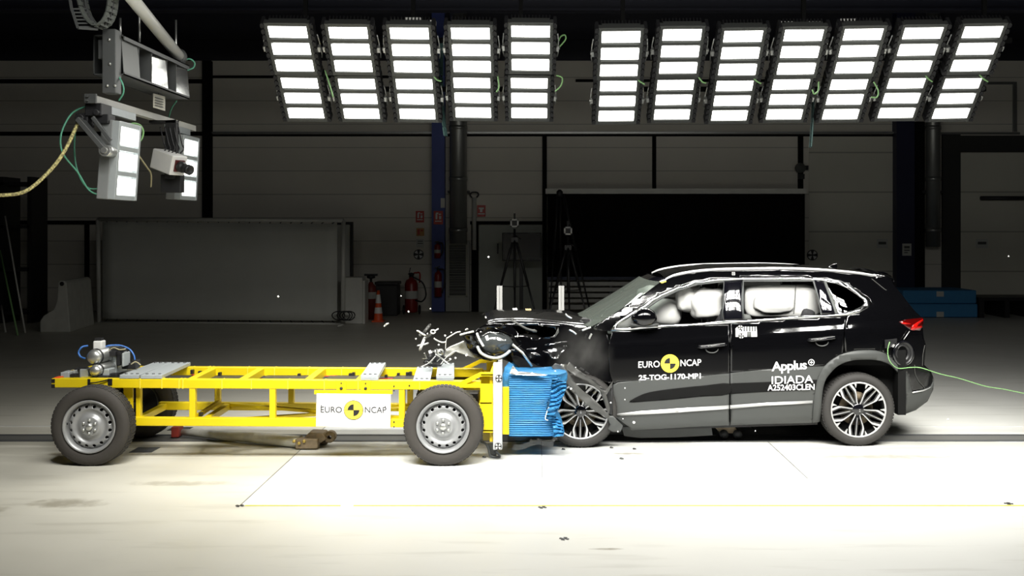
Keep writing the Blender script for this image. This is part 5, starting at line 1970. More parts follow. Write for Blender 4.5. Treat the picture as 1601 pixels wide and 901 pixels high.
# rear bumper, tailgate and rear end across the car
REAR = [(1394, 437), (1396, 443), (1402.5, 451), (1417.5, 470.5), (1429.5, 485.5), (1442, 497.5), (1442.5, 511), (1444, 527.5), (1447.5, 539.5), (1446, 562), (1445, 571), (1455, 580), (1460.5, 595), (1459, 610), (1450, 628), (1432, 641.5), (1416, 647.5)]
def across(pxs, m_, name, bow=0.05, off=0.004, n=12, thick=0.01, bowz=0.0, zfar=0.0, smooth=True):
    b = MB()
    rows = []
    for (x, y) in pxs:
        p = cp(x, y, off)
        rows.append([Vector((p.x + bow * (1 - (2 * k / n - 1) ** 2), p.y + (2 * YC - 2 * p.y) * k / n, p.z + bowz * (1 - (2 * k / n - 1) ** 2) + zfar * k / n)) for k in range(n + 1)])
    vs = [q for r in rows for q in r]
    N = n + 1
    fs = [(i * N + k, i * N + k + 1, (i + 1) * N + k + 1, (i + 1) * N + k) for i in range(len(rows) - 1) for k in range(n)]
    b.add(vs, fs, smooth)
    return b.build(name, m_, CAR, solid=thick)


across(REAR[:6], 'privacy', 'rear_window', 0.03)
across(REAR[5:12], 'car_black', 'tailgate', 0.05)
across(REAR[11:], 'cladding', 'rear_bumper', 0.06)
# roof, windscreen
roof = across(ROOF_EDGE, 'car_black', 'roof', 0.0, 0.004, 16, 0.02, 0.045, 0.0)
ROOFC = [(x, y + 2.5) for x, y in ROOF_EDGE]
across(ROOFC[1:-1], 'interior', 'headliner', 0.0, 0.05, 8, 0.006, 0.03)
sp_ = across([(1369, 431.5), (1385, 434), (1398, 436.5), (1398, 441)], 'car_black', 'roof_spoiler', 0.03, 0.0, 12, 0.01, 0.05, 0.02)
WSE = [(924, 511), (938.5, 504), (985, 474.2), (1010, 457.5), (1032, 441.5), (1041, 437.5)]


def windscreen(pxs, m_, name, off, n=28):
    b = MB()
    rows = []
    for (x, y) in pxs:
        p = cp(x, y, off)
        rows.append([Vector((p.x - 0.13 * (1 - (2 * k / n - 1) ** 4), p.y + (2 * YC - 2 * p.y) * k / n, p.z + 0.012 * (1 - (2 * k / n - 1) ** 2))) for k in range(n + 1)])
    N = n + 1
    b.add([q for r in rows for q in r], [(i * N + k, i * N + k + 1, (i + 1) * N + k + 1, (i + 1) * N + k) for i in range(len(rows) - 1) for k in range(n)], True)
    return b.build(name, m_, CAR)


windscreen(WSE, 'windscreen', 'windscreen', 0.004)
# black band along the top of the windscreen
windscreen([(1034, 440.5), (1041, 437.2), (1046, 435.2)], 'pillar_black', 'roof_front_edge', 0.0)
p = cp(1036, 440.5, -0.012)
b = MB()
b.prism([cp(1031, 441, -0.01), cp(1039, 438.5, -0.01), cp(1042, 440.5, -0.01), cp(1035, 443.3, -0.01)], (0, -0.003, 0))
b.build('yellow_tag', 'yellow_tape', CAR)
# dashboard and cowl under the glass
b = MB()
a = cp(930, 508, 0.12)
b.prism([(a.x - 0.15, a.y, a.z - 0.02), (a.x + 0.18, a.y, a.z - 0.10), (a.x + 0.55, a.y, a.z - 0.14), (a.x + 0.55, a.y, a.z - 0.45), (a.x - 0.15, a.y, a.z - 0.45)], (0, 2 * YC - 2 * a.y, 0))
b.build('dashboard', mat('dash_grey', (0.12, 0.125, 0.12), 0.7), CAR)

# side windows: glass, pillars, inner frames
FG = [(975, 508), (1006, 486.5), (1034, 467.5), (1062, 454.5), (1092, 445), (1131.5, 440.8), (1128, 503), (1100, 505.2), (1013.5, 509.9), (985, 512.4)]
RG = [(1163, 440.2), (1271, 439.5), (1279, 468), (1283.5, 492.3), (1220, 496.8), (1163, 501)]
QG = [(1292, 441.5), (1308, 444), (1325, 451.2), (1340, 461.2), (1350, 469), (1352.5, 473.5), (1347, 479.2), (1334, 485.3), (1321, 488.4), (1310, 490)]
side_patch('window_frame', DLI, mat('window_rubber', (0.06, 0.065, 0.065), 0.6), [FG, RG, QG], off=0.004, thick=0.012)
side_patch('quarter_window', QG, 'privacy', off=0.002, thick=0.0)
side_patch('centre_pillar', [(1132.5, 440), (1161.5, 437.8), (1161.5, 501), (1128.8, 503)], 'pillar_black', off=-0.002, thick=0.05)
side_patch('rear_pillar', [(1273, 438), (1288, 439.5), (1307, 491), (1285, 493)], 'pillar_black', off=-0.002, thick=0.05)
side_patch('pillar_divider', [(1287.5, 439), (1291.5, 439.5), (1311, 490.5), (1306, 491)], 'grille', off=-0.005, thick=0.01)
# sail panel behind the mirror
side_patch('mirror_sail', [(963, 513.3), (968.5, 506.5), (993, 492), (996, 511)], 'grille', off=0.0, thick=0.01)
side_patch('mirror_sail', [(1163, 491), (1172, 492), (1176, 499.5), (1163, 500.8)], 'grille', off=0.02, thick=0.01, far=False)
# mirror
mr = MB()
c = cp(1007, 497, -0.10)


def mshape(q, d):
    if q.z < -0.02:
        q.z = -0.02 + (q.z + 0.02) * 0.9
    q.x *= 1.0 - 0.15 * (d.z > 0.5) * (d.x < 0)
    return q


mr.ellipsoid(c + Vector((0, 0, 0)), 0.13, 0.095, 0.10, 28, 16, mshape)
mo = mr.build('door_mirror', 'car_black', CAR)
mr = MB()
mr.ellipsoid(cp(1008, 508, -0.07), 0.15, 0.06, 0.028, 24, 10)
mr.build('mirror_base', 'cladding', mo)
mr = MB()
for side in (1,):
    c2 = Vector((c.x, 2 * YC - c.y, c.z))
    mr.ellipsoid(c2, 0.115, 0.09, 0.085, 20, 12)
mr.build('door_mirror', 'car_black', CAR)
# roof rails
RAIL = [(1040.5, 437.0), (1054, 430.5), (1082.5, 424.7), (1120, 421.3), (1160, 420.3), (1220, 419.6), (1280, 421.5), (1335, 426.2), (1369.5, 431.5)]
for side in (0, 1):
    pts = []
    for (x, y) in RAIL:
        p = cp(x, y + 2.5, 0.03)
        p.z += 0.012
        if side:
            p = Vector((p.x, 2 * YC - p.y, p.z + 0.008))
        pts.append(p)
    c_ = cr(pts, n=5)
    b = MB()
    ring = [(cos(a) * 0.022, sin(a) * 0.016) for a in [2 * pi * k / 8 for k in range(8)]]
    vs, fs = [], []
    for q in c_:
        vs += [q + Vector((0, u, v)) for u, v in ring]
    for i in range(len(c_) - 1):
        for k2 in range(8):
            fs.append((i * 8 + k2, i * 8 + (k2 + 1) % 8, (i + 1) * 8 + (k2 + 1) % 8, (i + 1) * 8 + k2))
    b.add(vs, fs, True)
    b.build('roof_rail', 'satin', CAR)
# antenna fin
b = MB()
q = P(1305, 419, YC)
b.prism([P(1293, 420, YC), P(1297, 416, YC), P(1302, 413, YC), P(1309, 411.5, YC), P(1309.5, 420, YC)], (0, 0.05, 0))
b.build('roof_antenna', 'car_black', CAR, 0.006)

# door handles
for (x0, x1, y0, y1, xm) in ((1092, 1136, 538, 544.5, 1113), (1264.5, 1308, 527, 534, 1285)):
    a, c = cp(x0, (y0 + y1) / 2 + 2.0, -0.03), cp(x1, (y0 + y1) / 2 - 2.0, -0.03)
    b = MB()
    b.tube([a + Vector((0, 0.03, 0)), a + Vector((0.03, 0, 0)), (a + c) / 2 + Vector((0, -0.012, 0)), c - Vector((0.03, 0, 0)), c + Vector((0, 0.03, 0))], 0.013, 8)
    h_ = b.build('door_handle', 'pillar_black', CAR)
    b = MB()
    b.bar(a + Vector((0.02, -0.012, 0.014)), c + Vector((-0.02, -0.010, 0.014)), 0.003, 0.003)
    b.build('handle_trim', 'satin', h_)
    b = MB()
    m2 = cp(xm, (y0 + y1) / 2 + 2.5, -0.004)
    b.tube([m2 + Vector((0.062 * cos(a_), -0.006, 0.042 * sin(a_) - 0.01)) for a_ in [pi + pi * k2 / 12 for k2 in range(13)]], 0.006, 6)
    b.build('handle_cup', 'cladding', h_)

# lamps at the rear, charging flap
side_patch('tail_lamp', [(1406, 503), (1415, 500), (1442, 497), (1444, 499.5), (1443, 511), (1438, 517), (1424, 516)], 'dark_red_lens', off=-0.010, thick=0.02)
side_patch('tail_lamp_strip', [(1424, 515.5), (1428, 508), (1435, 503.5), (1443, 499), (1443.4, 502), (1436, 507), (1434, 511), (1441, 510), (1442.5, 512), (1436, 515.3), (1428, 517)], 'red_lens', off=-0.016, thick=0.004)
side_patch('tail_lamp_strip', [(1408, 504.5), (1413, 504), (1424, 506), (1424, 507.5), (1413, 507.2)], 'red_lens', off=-0.014, thick=0.004)
c = cp(1413, 553, -0.02)
b = MB()
ax = Vector((0.35, -1, 0.0)).normalized()
b.lathe(c, ax, [(0.125, -0.05), (0.125, 0.0), (0.112, 0.006), (0.105, 0.0), (0.095, -0.012), (0.085, -0.004), (0.078, 0.0), (0.068, -0.02), (0.055, -0.03), (0.053, -0.05), (0, -0.055)], 32)
fl = b.build('charge_port', 'black', CAR)
b = MB()
b.lathe(c, ax, [(0.128, -0.01), (0.128, 0.004), (0.116, 0.008)], 32)
b.build('port_ring', 'pillar_black', fl)
a, e = cp(1383, 533, -0.02), cp(1422, 531, -0.03)
b = MB()
b.prism([cp(1383, 531.5, -0.02), cp(1402, 529.5, -0.025), cp(1402, 535, -0.025), cp(1391, 544, -0.02), cp(1383, 544.5, -0.02)], (0, -0.012, 0))
b.build('port_flap', 'black', CAR, 0.003)
b = MB()
b.bar(cp(1395.5, 543, -0.045), cp(1398, 539, -0.045), 0.02, 0.012)
b.build('port_catch', 'satin', CAR)
b = MB()
b.tube([cp(1413, 531, -0.02), cp(1418, 524, -0.02), cp(1422, 518, -0.02)], 0.004, 6)
b.build('flap_strap', 'satin', CAR)
# bumper shut lines
b = MB()
for pts in (((1430, 571), (1431, 585), (1437, 597), (1446, 608), (1449, 622)), ((1446, 540), (1443, 555), (1442, 572)), ((1363, 436), (1380, 450), (1386, 454))):
    b.tube(cr([cp(x, y, -0.004) for x, y in pts]), 0.004, 5)
explode(b.build('shut_line', 'cladding_torn', CAR))

# stickers and lettering on the doors
def lay(px, py, off=-0.004):
    return cp(px, py, off)


q = lay(1047.5, 568.6, -0.005)
emblem(q, 14.4 / F * q.y, CAR, ring=False)
pxm = 1 / F * q.y
text('EURO', 'lettering', 'text_white', CAR, lay(998, 575.5, -0.008), 33.5 * pxm, 10 * pxm, 0.035, 0.012)
text('NCAP', 'lettering', 'text_white', CAR, lay(1063.8, 573.0, -0.008), 32.5 * pxm, 10.2 * pxm, 0.035, 0.012)
text('25-TOG-1170-MP1', 'lettering', 'text_white', CAR, lay(998.7, 595.3, -0.008), 97 * pxm, 8.6 * pxm, 0.03, 0.03)
text('Applus', 'lettering', 'text_white', CAR, lay(1206.5, 585.2, -0.009), 55 * pxm, 19 * pxm, 0.06, 0.02, space=0.92)
text('IDIADA', 'lettering', 'text_white', CAR, lay(1206.5, 600.8, -0.016), 65 * pxm, 12 * pxm, 0.03, 0.012)
text('A252403CLEN', 'lettering', 'text_white', CAR, lay(1200, 611.3, -0.016), 73.5 * pxm, 9.4 * pxm, 0.02, 0.02)
b = MB()
c = lay(1268.5, 566.8, -0.008)
b.lathe(c, (0, -1, 0), [(5.0 * pxm, 0), (5.0 * pxm, 0.001), (3.9 * pxm, 0.001), (3.9 * pxm, 0)], 28, False)
b.box(c.x - 2.6 * pxm, c.x + 2.6 * pxm, c.y - 0.001, c.y, c.z - 0.55 * pxm, c.z + 0.55 * pxm)
b.box(c.x - 0.55 * pxm, c.x + 0.55 * pxm, c.y - 0.001, c.y, c.z - 2.6 * pxm, c.z + 2.6 * pxm)
explode(b.build('lettering', 'text_white', CAR))
# measuring sticker with bars and targets
side_patch('scale_sticker', [(1150, 514), (1153, 511), (1183, 511), (1184, 527), (1150, 527)], 'text_white', off=-0.004, thick=0.001, far=False)
b = MB()
for k in range(6):
    x = 1158.5 + 4.2 * k
    b.prism([cp(x, 511, -0.006), cp(x + 1.9, 511, -0.006), cp(x + 1.9, 518.5, -0.006), cp(x, 518.5, -0.006)], (0, -0.0008, 0))
b.build('scale_bars', 'text_black', CAR)
side_patch('scale_patch', [(1168, 519), (1174.5, 519), (1174.5, 527), (1168, 527)], 'grille', off=-0.0055, thick=0.0008, far=False)
for (x, y, r) in ((1157.3, 512, 0.026), (1158.8, 525.5, 0.028), (1146.5, 428, 0.022)):
    q = cp(x, y, -0.008)
    target(q, r, None, q.y, parent=CAR)

# airbags
def blob(c, rx, ry, rz, name, seed, amp=0.10, sq=0.6, m_='airbag'):
    b = MB()

    def fn(q, d):
        e = Vector((math.copysign(abs(d.x) ** sq, d.x) * rx, math.copysign(abs(d.y) ** sq, d.y) * ry, math.copysign(abs(d.z) ** sq, d.z) * rz))
        return e * (1 + amp * noise.noise(d * 1.7 + Vector((seed, 0, seed))))
    b.ellipsoid(c, rx, ry, rz, 40, 24, fn)
    return b.build(name, m_, CAR)


def at(px, py, Y):
    return P(px, py, Y)


blob(at(1040, 490, 11.05), 0.17, 0.2, 0.155, 'driver_airbag', 2.0, 0.06, 0.85)
blob(at(1105, 476, 10.86), 0.185, 0.10, 0.165, 'curtain_airbag', 5.2, 0.22, 0.72)
blob(at(1072, 468, 10.88), 0.10, 0.09, 0.13, 'curtain_airbag', 8.1, 0.15, 0.8)
blob(at(1018, 466, 11.7), 0.16, 0.25, 0.13, 'passenger_airbag', 3.0, 0.1, 0.8)
blob(at(1222, 471, 10.88), 0.40, 0.08, 0.165, 'rear_curtain_airbag', 4.0, 0.05, 0.42)
blob(at(1210, 474, 10.80), 0.20, 0.05, 0.10, 'rear_curtain_airbag', 6.3, 0.12, 0.55)
b = MB()
b.tube(cr([at(1244.5, 446, 10.785), at(1243.5, 460, 10.775), at(1242.5, 478, 10.765), at(1241, 491, 10.755)]), 0.005, 5)
b.build('airbag_seam', 'grille', CAR)
# seats (dark, behind the airbags)
for (x, Y) in ((1112, 11.0), (1112, 11.85), (1240, 11.0), (1240, 11.85)):
    p = P(x, 520, Y)
    b = MB()
    b.bar((p.x - 0.05, Y, 0.75), (p.x + 0.12, Y, 1.35), 0.48, 0.14)
    b.bar((p.x + 0.11, Y, 1.38), (p.x + 0.15, Y, 1.55), 0.26, 0.1)
    b.bar((p.x - 0.5, Y, 0.72), (p.x + 0.02, Y, 0.72), 0.5, 0.16)
    b.build('seat', 'seat', CAR, 0.04)


def alloy_wheel(c, parent, a0=84, yaw=0.0, s=-1, full=True):
    """two-tone alloy: black dish, five bright forked spokes, five slim bars, bright rim edge"""
    rt, rr = 0.362, 0.276
    ax = Vector((0, s, 0))
    b = MB()
    b.lathe(c, ax, [(rr - 0.02, -0.22), (rr, -0.235), (0.315, -0.242), (0.343, -0.22), (rt - 0.003, -0.195), (rt, -0.16), (rt, -0.07), (rt - 0.003, -0.035), (0.346, -0.008), (0.318, 0.003), (0.292, 0.0), (rr + 0.002, -0.014), (rr - 0.01, -0.03)], 80)
    ty = b.build('tyre', 'tyre', parent)
    b = MB()
    for k in range(70):
        a = 2 * pi * k / 70
        for (u, v) in ((-0.03, -0.062), (-0.07, -0.11), (-0.12, -0.16), (-0.168, -0.2)):
            q = [c + ax * h + Vector((r * cos(g), 0, r * sin(g))) for h in (u, v) for r in (rt - 0.004, rt + 0.003) for g in (a, a + 0.062)]
            b.add(q, [(0, 1, 3, 2), (4, 6, 7, 5), (0, 4, 5, 1), (2, 3, 7, 6), (0, 2, 6, 4), (1, 5, 7, 3)])
    b.build('tread', 'tyre', ty)
    b = MB()
    b.lathe(c, ax, [(0.245, -0.2), (0.25, -0.06), (0.262, -0.02), (0.262, -0.10), (0.25, -0.12)], 64)
    b.lathe(c, ax, [(0.255, -0.12), (0, -0.125)], 48)
    rm = b.build('rim', 'matte_black', parent)
    b = MB()
    b.lathe(c, ax, [(0.262, -0.022), (0.264, -0.010), (0.272, -0.008), (0.2785, -0.010), (0.2785, -0.024)], 64)
    b.build('rim_edge', 'satin', rm)
    b = MB()
    b.lathe(c, ax, [(0.17, -0.115), (0.17, -0.10), (0.075, -0.10), (0.075, -0.115)], 40)
    b.build('brake_disc', 'rust', rm)
    R0 = 0.276

    def pol(r, deg, h):
        a = radians(deg)
        return c + ax * h + Vector((R0 * r * cos(a), 0, R0 * r * sin(a)))

    def strip(path, h0, h1, mb, depth=0.02):
        """path: (r, deg, half width) in fractions of the rim radius"""
        L_, Rr = [], []
        for i, (r, d_, w_) in enumerate(path):
            q = pol(r, d_, h0 + (h1 - h0) * r)
            qa = pol(path[max(i - 1, 0)][0], path[max(i - 1, 0)][1], 0)
            qb = pol(path[min(i + 1, len(path) - 1)][0], path[min(i + 1, len(path) - 1)][1], 0)
            t_ = (qb - qa).normalized()
            n_ = t_.cross(ax).normalized() * (w_ * R0)
            L_.append(q + n_)
            Rr.append(q - n_)
        n = len(path)
        vs = L_ + Rr + [q - ax * depth for q in L_] + [q - ax * depth for q in Rr]
        fs = []
        for i in range(n - 1):
            fs += [(i, i + 1, n + i + 1, n + i), (2 * n + i, 3 * n + i, 3 * n + i + 1, 2 * n + i + 1), (i, 2 * n + i, 2 * n + i + 1, i + 1), (n + i, n + i + 1, 3 * n + i + 1, 3 * n + i)]
        mb.add(vs, fs)
    bk, sv = MB(), MB()
    for k in range(5):
        a = a0 + 72 * k
        for sg in (-1, 1):
            leg = [(0.19, a + sg * 4, 0.012), (0.21, a + sg * 13, 0.013), (0.30, a + sg * 15.5, 0.015), (0.45, a + sg * 14.5, 0.016), (0.62, a + sg * 14.5, 0.020), (0.72, a + sg * 16, 0.034), (0.84, a + sg * 20.5, 0.038), (0.97, a + sg * 24, 0.038)]
            strip(leg, -0.030, -0.012, sv, 0.03)
            strip([(r, d_ + sg * 1.5, w_ + 0.03) for r, d_, w_ in leg], -0.036, -0.018, bk, 0.05)
            # bright wedge at the rim beside each fork
            strip([(0.80, a + sg * 12.5, 0.004), (0.90, a + sg * 12.5, 0.028), (0.975, a + sg * 13.0, 0.055)], -0.024, -0.013, sv, 0.02)
        strip([(0.30, a + 36, 0.007), (0.6, a + 36, 0.008), (0.95, a + 36, 0.010)], -0.030, -0.014, sv, 0.03)
        strip([(0.1, a + 36, 0.10), (0.3, a + 36, 0.055), (0.97, a + 36, 0.045)], -0.036, -0.020, bk, 0.05)
    bk.lathe(c, ax, [(0.065, -0.06), (0.065, -0.03), (0.045, -0.022), (0, -0.022)], 32)
    bk.build('spokes', 'pillar_black', rm)
    sv.build('spoke_faces', 'satin', rm)
    b = MB()
    for dx, dz in ((0, 0.008), (0.0, -0.008)):
        b.box(c.x - 0.006, c.x + 0.006, min(c.y + s * 0.022, c.y + s * 0.026), max(c.y + s * 0.022, c.y + s * 0.026), c.z + dz - 0.003, c.z + dz + 0.003)
    b.build('hub_badge', 'satin', rm)


rw = P(1343, 643, 10.53)
alloy_wheel(Vector((rw.x, 10.53, 0.365)), CAR, 84)
alloy_wheel(Vector((rw.x, 2 * YC - 10.53, 0.365)), CAR, 84, s=1)
fw = P(908, 647.5, 10.45)
alloy_wheel(Vector((fw.x, 10.45, 0.363)), CAR, 89)
alloy_wheel(Vector((fw.x + 0.25, 2 * YC - 10.53, 0.365)), CAR, 70, s=1)
b = MB()
b.box(rw.x - 0.42, rw.x + 0.36, 10.80, 11.0, 0.35, 1.05)
b.box(rw.x - 0.42, rw.x + 0.42, 10.62, 12.2, 0.80, 1.0)
b.box(rw.x + 0.42, rw.x + 0.50, 10.62, 12.2, 0.30, 0.95)
b.build('wheel_well', 'matte_black', CAR)

# ------------------------------------------------------------------ the crushed front
def sheet(px, Y0, name, m_, amp=0.04, seed=0, freq=6.0, grid=0.03, thick=0.006, tilt=0.0, parent=CAR, smooth=True, lean=0.0, holes=()):
    """torn sheet: outline seen from the side at distance Y0, dented and leaning"""
    o2 = [((x - CX) / F * Y0, CZ - (y - CY) / F * Y0) for x, y in px]
    zc = sum(p[1] for p in o2) / len(o2)
    xc = sum(p[0] for p in o2) / len(o2)
    vs, ts = fill2d(o2, [[((x - CX) / F * Y0, CZ - (y - CY) / F * Y0) for x, y in h] for h in holes], grid)
    b = MB()
    co = []
    for v in vs:
        q = Vector((v.x * freq, seed * 2.9, v.y * freq))
        y = Y0 + amp * noise.noise(q) + amp * 0.6 * noise.noise(q * 2.1) + tilt * (v.x - xc) + lean * (v.y - zc)
        co.append((v.x, y, v.y))
    fs = []
    for t in ts:
        a, b_, c = (Vector(co[i]) for i in t)
        fs.append(t if (b_ - a).cross(c - a).y < 0 else tuple(reversed(t)))
    b.add(co, fs, smooth)
    return b.build(name, m_, parent, solid=thick, fixn=False)


# bonnet: a humped sheet across the car
near = [(762, 503), (777, 499.5), (810, 498.5), (842, 500), (870, 502.5), (897, 505.5), (928, 508.5)]
farl = [(753, 491.5), (771, 485.5), (802, 483.8), (840, 484), (870, 484.4), (892, 487), (908, 496)]
b = MB()
rows = []
na, fa = cr(near, n=5), cr(farl, n=5)
for p, q in zip(na, fa):
    a, c = P(p.x, p.y, 10.72), P(q.x, q.y, 12.10)
    row = []
    for k in range(17):
        u = k / 16
        r = a * (1 - u) + c * u
        r.z += 0.035 * sin(pi * u) + 0.018 * noise.noise(Vector((r.x * 3, r.y * 2.2, 1))) * sin(pi * u)
        row.append(r)
    # folded lip at the near edge
    row = [Vector((a.x, a.y - 0.015, a.z - 0.05)), Vector((a.x, a.y - 0.02, a.z - 0.02))] + row
    rows.append(row)
N = len(rows[0])
b.add([q for r in rows for q in r], [(i * N + k, i * N + k + 1, (i + 1) * N + k + 1, (i + 1) * N + k) for i in range(len(rows) - 1) for k in range(N - 1)], True)
hood = b.build('bonnet', mat('bonnet_paint', (0.006, 0.006, 0.006), 0.22, coat=0.6, var=0.0), CAR, solid=0.01)
b = MB()
b.prism([Vector(p) + Vector((0, 0, 0.045)) for p in (P(801, 489, 11.75), P(808, 488.5, 11.75), P(811, 496, 11.45), P(804.5, 496.5, 11.45))], (0, 0, 0.004))
b.build('paper_tag', 'text_white', CAR)
b = MB()
b.prism([Vector(p) + Vector((0, 0, 0.045)) for p in (P(814, 493, 11.6), P(840, 492.5, 11.6), P(840, 496, 11.5), P(814, 496, 11.5))], (0, 0, 0.004))
b.prism([Vector(p) + Vector((0, 0, 0.046)) for p in (P(821, 490, 11.7), P(830, 490, 11.7), P(833, 498, 11.4), P(826, 498, 11.4))], (0, 0, 0.005))
b.build('tape_cross', mat('tan_tape', (0.55, 0.42, 0.20), 0.6), CAR)
# engine bay mass
b = MB()
def em(q, d):
    return q * (1 + 0.25 * noise.noise(d * 2.2 + Vector((3, 1, 0))))
b.ellipsoid(P(838, 535, 11.4), 0.62, 0.62, 0.24, 36, 20, em)
b.build('engine_bay', 'matte_black', CAR)
b = MB()
random.seed(3)
for k in range(16):
    x, y = random.uniform(785, 905), random.uniform(508, 545)
    p = P(x, y, 10.85 + random.uniform(-0.05, 0.2))
    w_, h = random.uniform(0.03, 0.09), random.uniform(0.02, 0.06)
    b.bar(p - Vector((w_, 0.03, h * 0.6)), p + Vector((w_, 0.05, h * 0.4)), h, h * 0.7)
explode(b.build('engine_part', 'dark_steel', CAR, 0.006))
# near wing
sheet([(770, 512), (800, 505), (842, 505), (880, 507), (915, 511), (950, 517), (954, 545), (956, 575), (958, 600), (945, 597), (925, 588), (905, 577), (890, 566), (870, 572), (858, 580), (842, 573), (820, 566), (800, 556), (798, 548), (812, 540), (800, 525), (786, 520)], 10.56,
      'wing', 'car_black', 0.018, 2, 3.0, 0.03, 0.008, lean=0.15, holes=[[(800, 510), (840, 509), (866, 513), (872, 520), (862, 527), (836, 530), (812, 524)]])
sheet([(868, 528), (874, 520), (873, 512), (866, 527), (860, 528)], 10.5, 'torn_flap', 'cladding_torn', 0.02, 4, 8, 0.02)
# crumple below the engine bay, leaned to mirror the lamps as bright streaks
sheet([(848, 549), (885, 540), (888, 543), (878, 552), (872, 562), (862, 560), (856, 553)], 10.47, 'crease_glint', 'car_black', 0.008, 9, 6, 0.012, lean=0.40)
for _k, _p in enumerate(([(852, 538.5), (870, 535.5), (887, 533), (887, 534.8), (870, 537.5), (853, 540.5)], [(792, 548.5), (800, 546.5), (811, 546), (812, 549.5), (802, 549.5)], [(822, 546), (832, 544.2), (840, 543.2), (840, 545.5), (830, 547.5)], [(829, 552), (836, 550.5), (842, 553), (847, 557), (838, 556)])):
    sheet(_p, 10.46, 'crease_glint', 'car_black', 0.003, 20 + _k, 6, 0.01, lean=0.42)  # added strips cut to the highlights on the creases, leaned to mirror the lamps
# bumper skin rolled under the headlamp
sheet([(724.5, 527), (727, 523), (735, 520), (744, 517), (751.5, 511), (760.5, 506.2), (772, 504.5), (786, 506.3), (792, 512), (782, 514), (770, 512), (758, 518), (748, 521), (742, 527), (748, 536), (756, 546), (764, 553), (778, 557), (792, 552), (797, 556), (783, 562), (766, 565), (754, 562), (740, 554), (730, 544)], 10.5,
      'bumper_skin', 'car_black', 0.03, 3, 7, 0.02, 0.008)
# headlamp housing: smoky bowl with a pale lower rim
b = MB()
c = P(773, 537, 10.60)


def lampfn(q, d):
    q = q * (1 + 0.12 * noise.noise(d * 2 + Vector((1, 4, 2))))
    return q


b.ellipsoid(c, 0.185, 0.10, 0.115, 30, 18, lampfn)
hl = b.build('headlamp', 'lamp_glass', CAR)
b = MB()
b.tube(cr([P(746, 541, 10.46), P(752, 552, 10.43), P(764, 558.5, 10.42), P(778, 560, 10.42), P(790, 555, 10.44), P(798, 548, 10.46)]), [0.006] + [0.016] * 29 + [0.006], 8)
b.build('lamp_rim', mat('pale_lens_rim', (0.45, 0.47, 0.47), 0.15, coat=0.5, var=0.3), hl)
b = MB()
b.tube(cr([P(745.5, 521, 10.42), P(749, 530, 10.41), P(756, 542, 10.40)]), 0.012, 6)
b.build('lamp_bracket', 'white', hl)
b = MB()
b.prism([P(758, 526, 10.43), P(762.5, 524, 10.43), P(765, 531.5, 10.43), P(761, 533, 10.43)], (0, -0.004, 0))
b.build('lamp_label', 'text_white', hl)
# grille corner pushed up in front of the lamp
sheet([(694, 558), (697, 549), (704, 543), (712, 540), (720, 536), (726, 533), (730, 545), (740, 554), (752, 562), (740, 560), (722, 553), (712, 550), (702, 558)], 10.55, 'torn_lamp_shell', mat('pale_torn_plastic', (0.42, 0.42, 0.39), 0.3, coat=0.4, var=0.3), 0.05, 5, 9, 0.015)
b = MB()
for pts, r in ((((698, 529.5), (707, 524), (714, 520), (720, 519)), 0.012), (((698, 530), (697, 538), (696.5, 546)), 0.007), (((678, 529), (684, 533), (691, 535.5), (697, 535)), 0.014), (((697, 548), (704, 543), (716, 538), (725, 534)), 0.012),
               (((719, 524), (728, 521.5), (741, 518.5)), 0.018), (((689, 570), (697, 560), (708, 551), (714, 549)), 0.009), (((658, 574), (670, 568), (681, 557)), 0.009), (((683, 555), (692, 562), (702, 570)), 0.014)):
    b.tube(cr([P(x, y, 10.5) for x, y in pts]), r * 0.62, 6)
explode(b.build('broken_strut', mat('broken_white_plastic', (0.55, 0.55, 0.53), 0.35), CAR))
sheet([(662, 567), (668, 557), (676, 548), (684, 547), (695, 550), (697, 560), (690, 572), (676, 574)], 10.62, 'broken_grille', 'black', 0.06, 7, 10, 0.02)
b = MB()
random.seed(5)
for k in range(9):
    x, y = random.uniform(664, 700), random.uniform(546, 568)
    p = P(x, y, 10.52 + random.uniform(-0.03, 0.03))
    d_ = Vector((random.uniform(-1, 1), random.uniform(-0.4, 0.4), random.uniform(-1, 1))).normalized() * 0.03
    b.bar(p - d_, p + d_, 0.014, 0.006)
b.lathe(P(688, 551, 10.47), (0.3, -1, 0.2), [(0.02, 0), (0.035, 0.01), (0.035, 0.02), (0.018, 0.025)], 14)
explode(b.build('broken_clip', 'alu', CAR))
# bumper beam end, bar across the bay, dangling pieces
b = MB()
b.tube(cr([P(800, 501, 10.45), P(812, 508, 10.43), P(824, 514.5, 10.43), P(839, 518.5, 10.45)]), [0.012] * 16 + [0.02, 0.012, 0.012], 6)
b.build('bonnet_strut', 'cladding_torn', CAR)
b = MB()
b.tube([P(801, 539, 10.45), P(817, 552, 10.42), P(832, 573, 10.42)], 0.014, 6)
b.build('hanging_bar', 'alu', CAR)
sheet([(798, 554), (815, 560), (838, 571), (858, 576), (868, 582), (855, 586), (838, 584), (820, 582), (803, 568)], 10.5, 'lower_bumper', 'matte_black', 0.04, 8, 6, 0.025, lean=0.4)
sheet([(852, 582), (862, 578), (872, 576), (883, 590), (877, 598.5), (868, 593)], 10.38, 'torn_arch_piece', 'black', 0.03, 6, 8, 0.02)
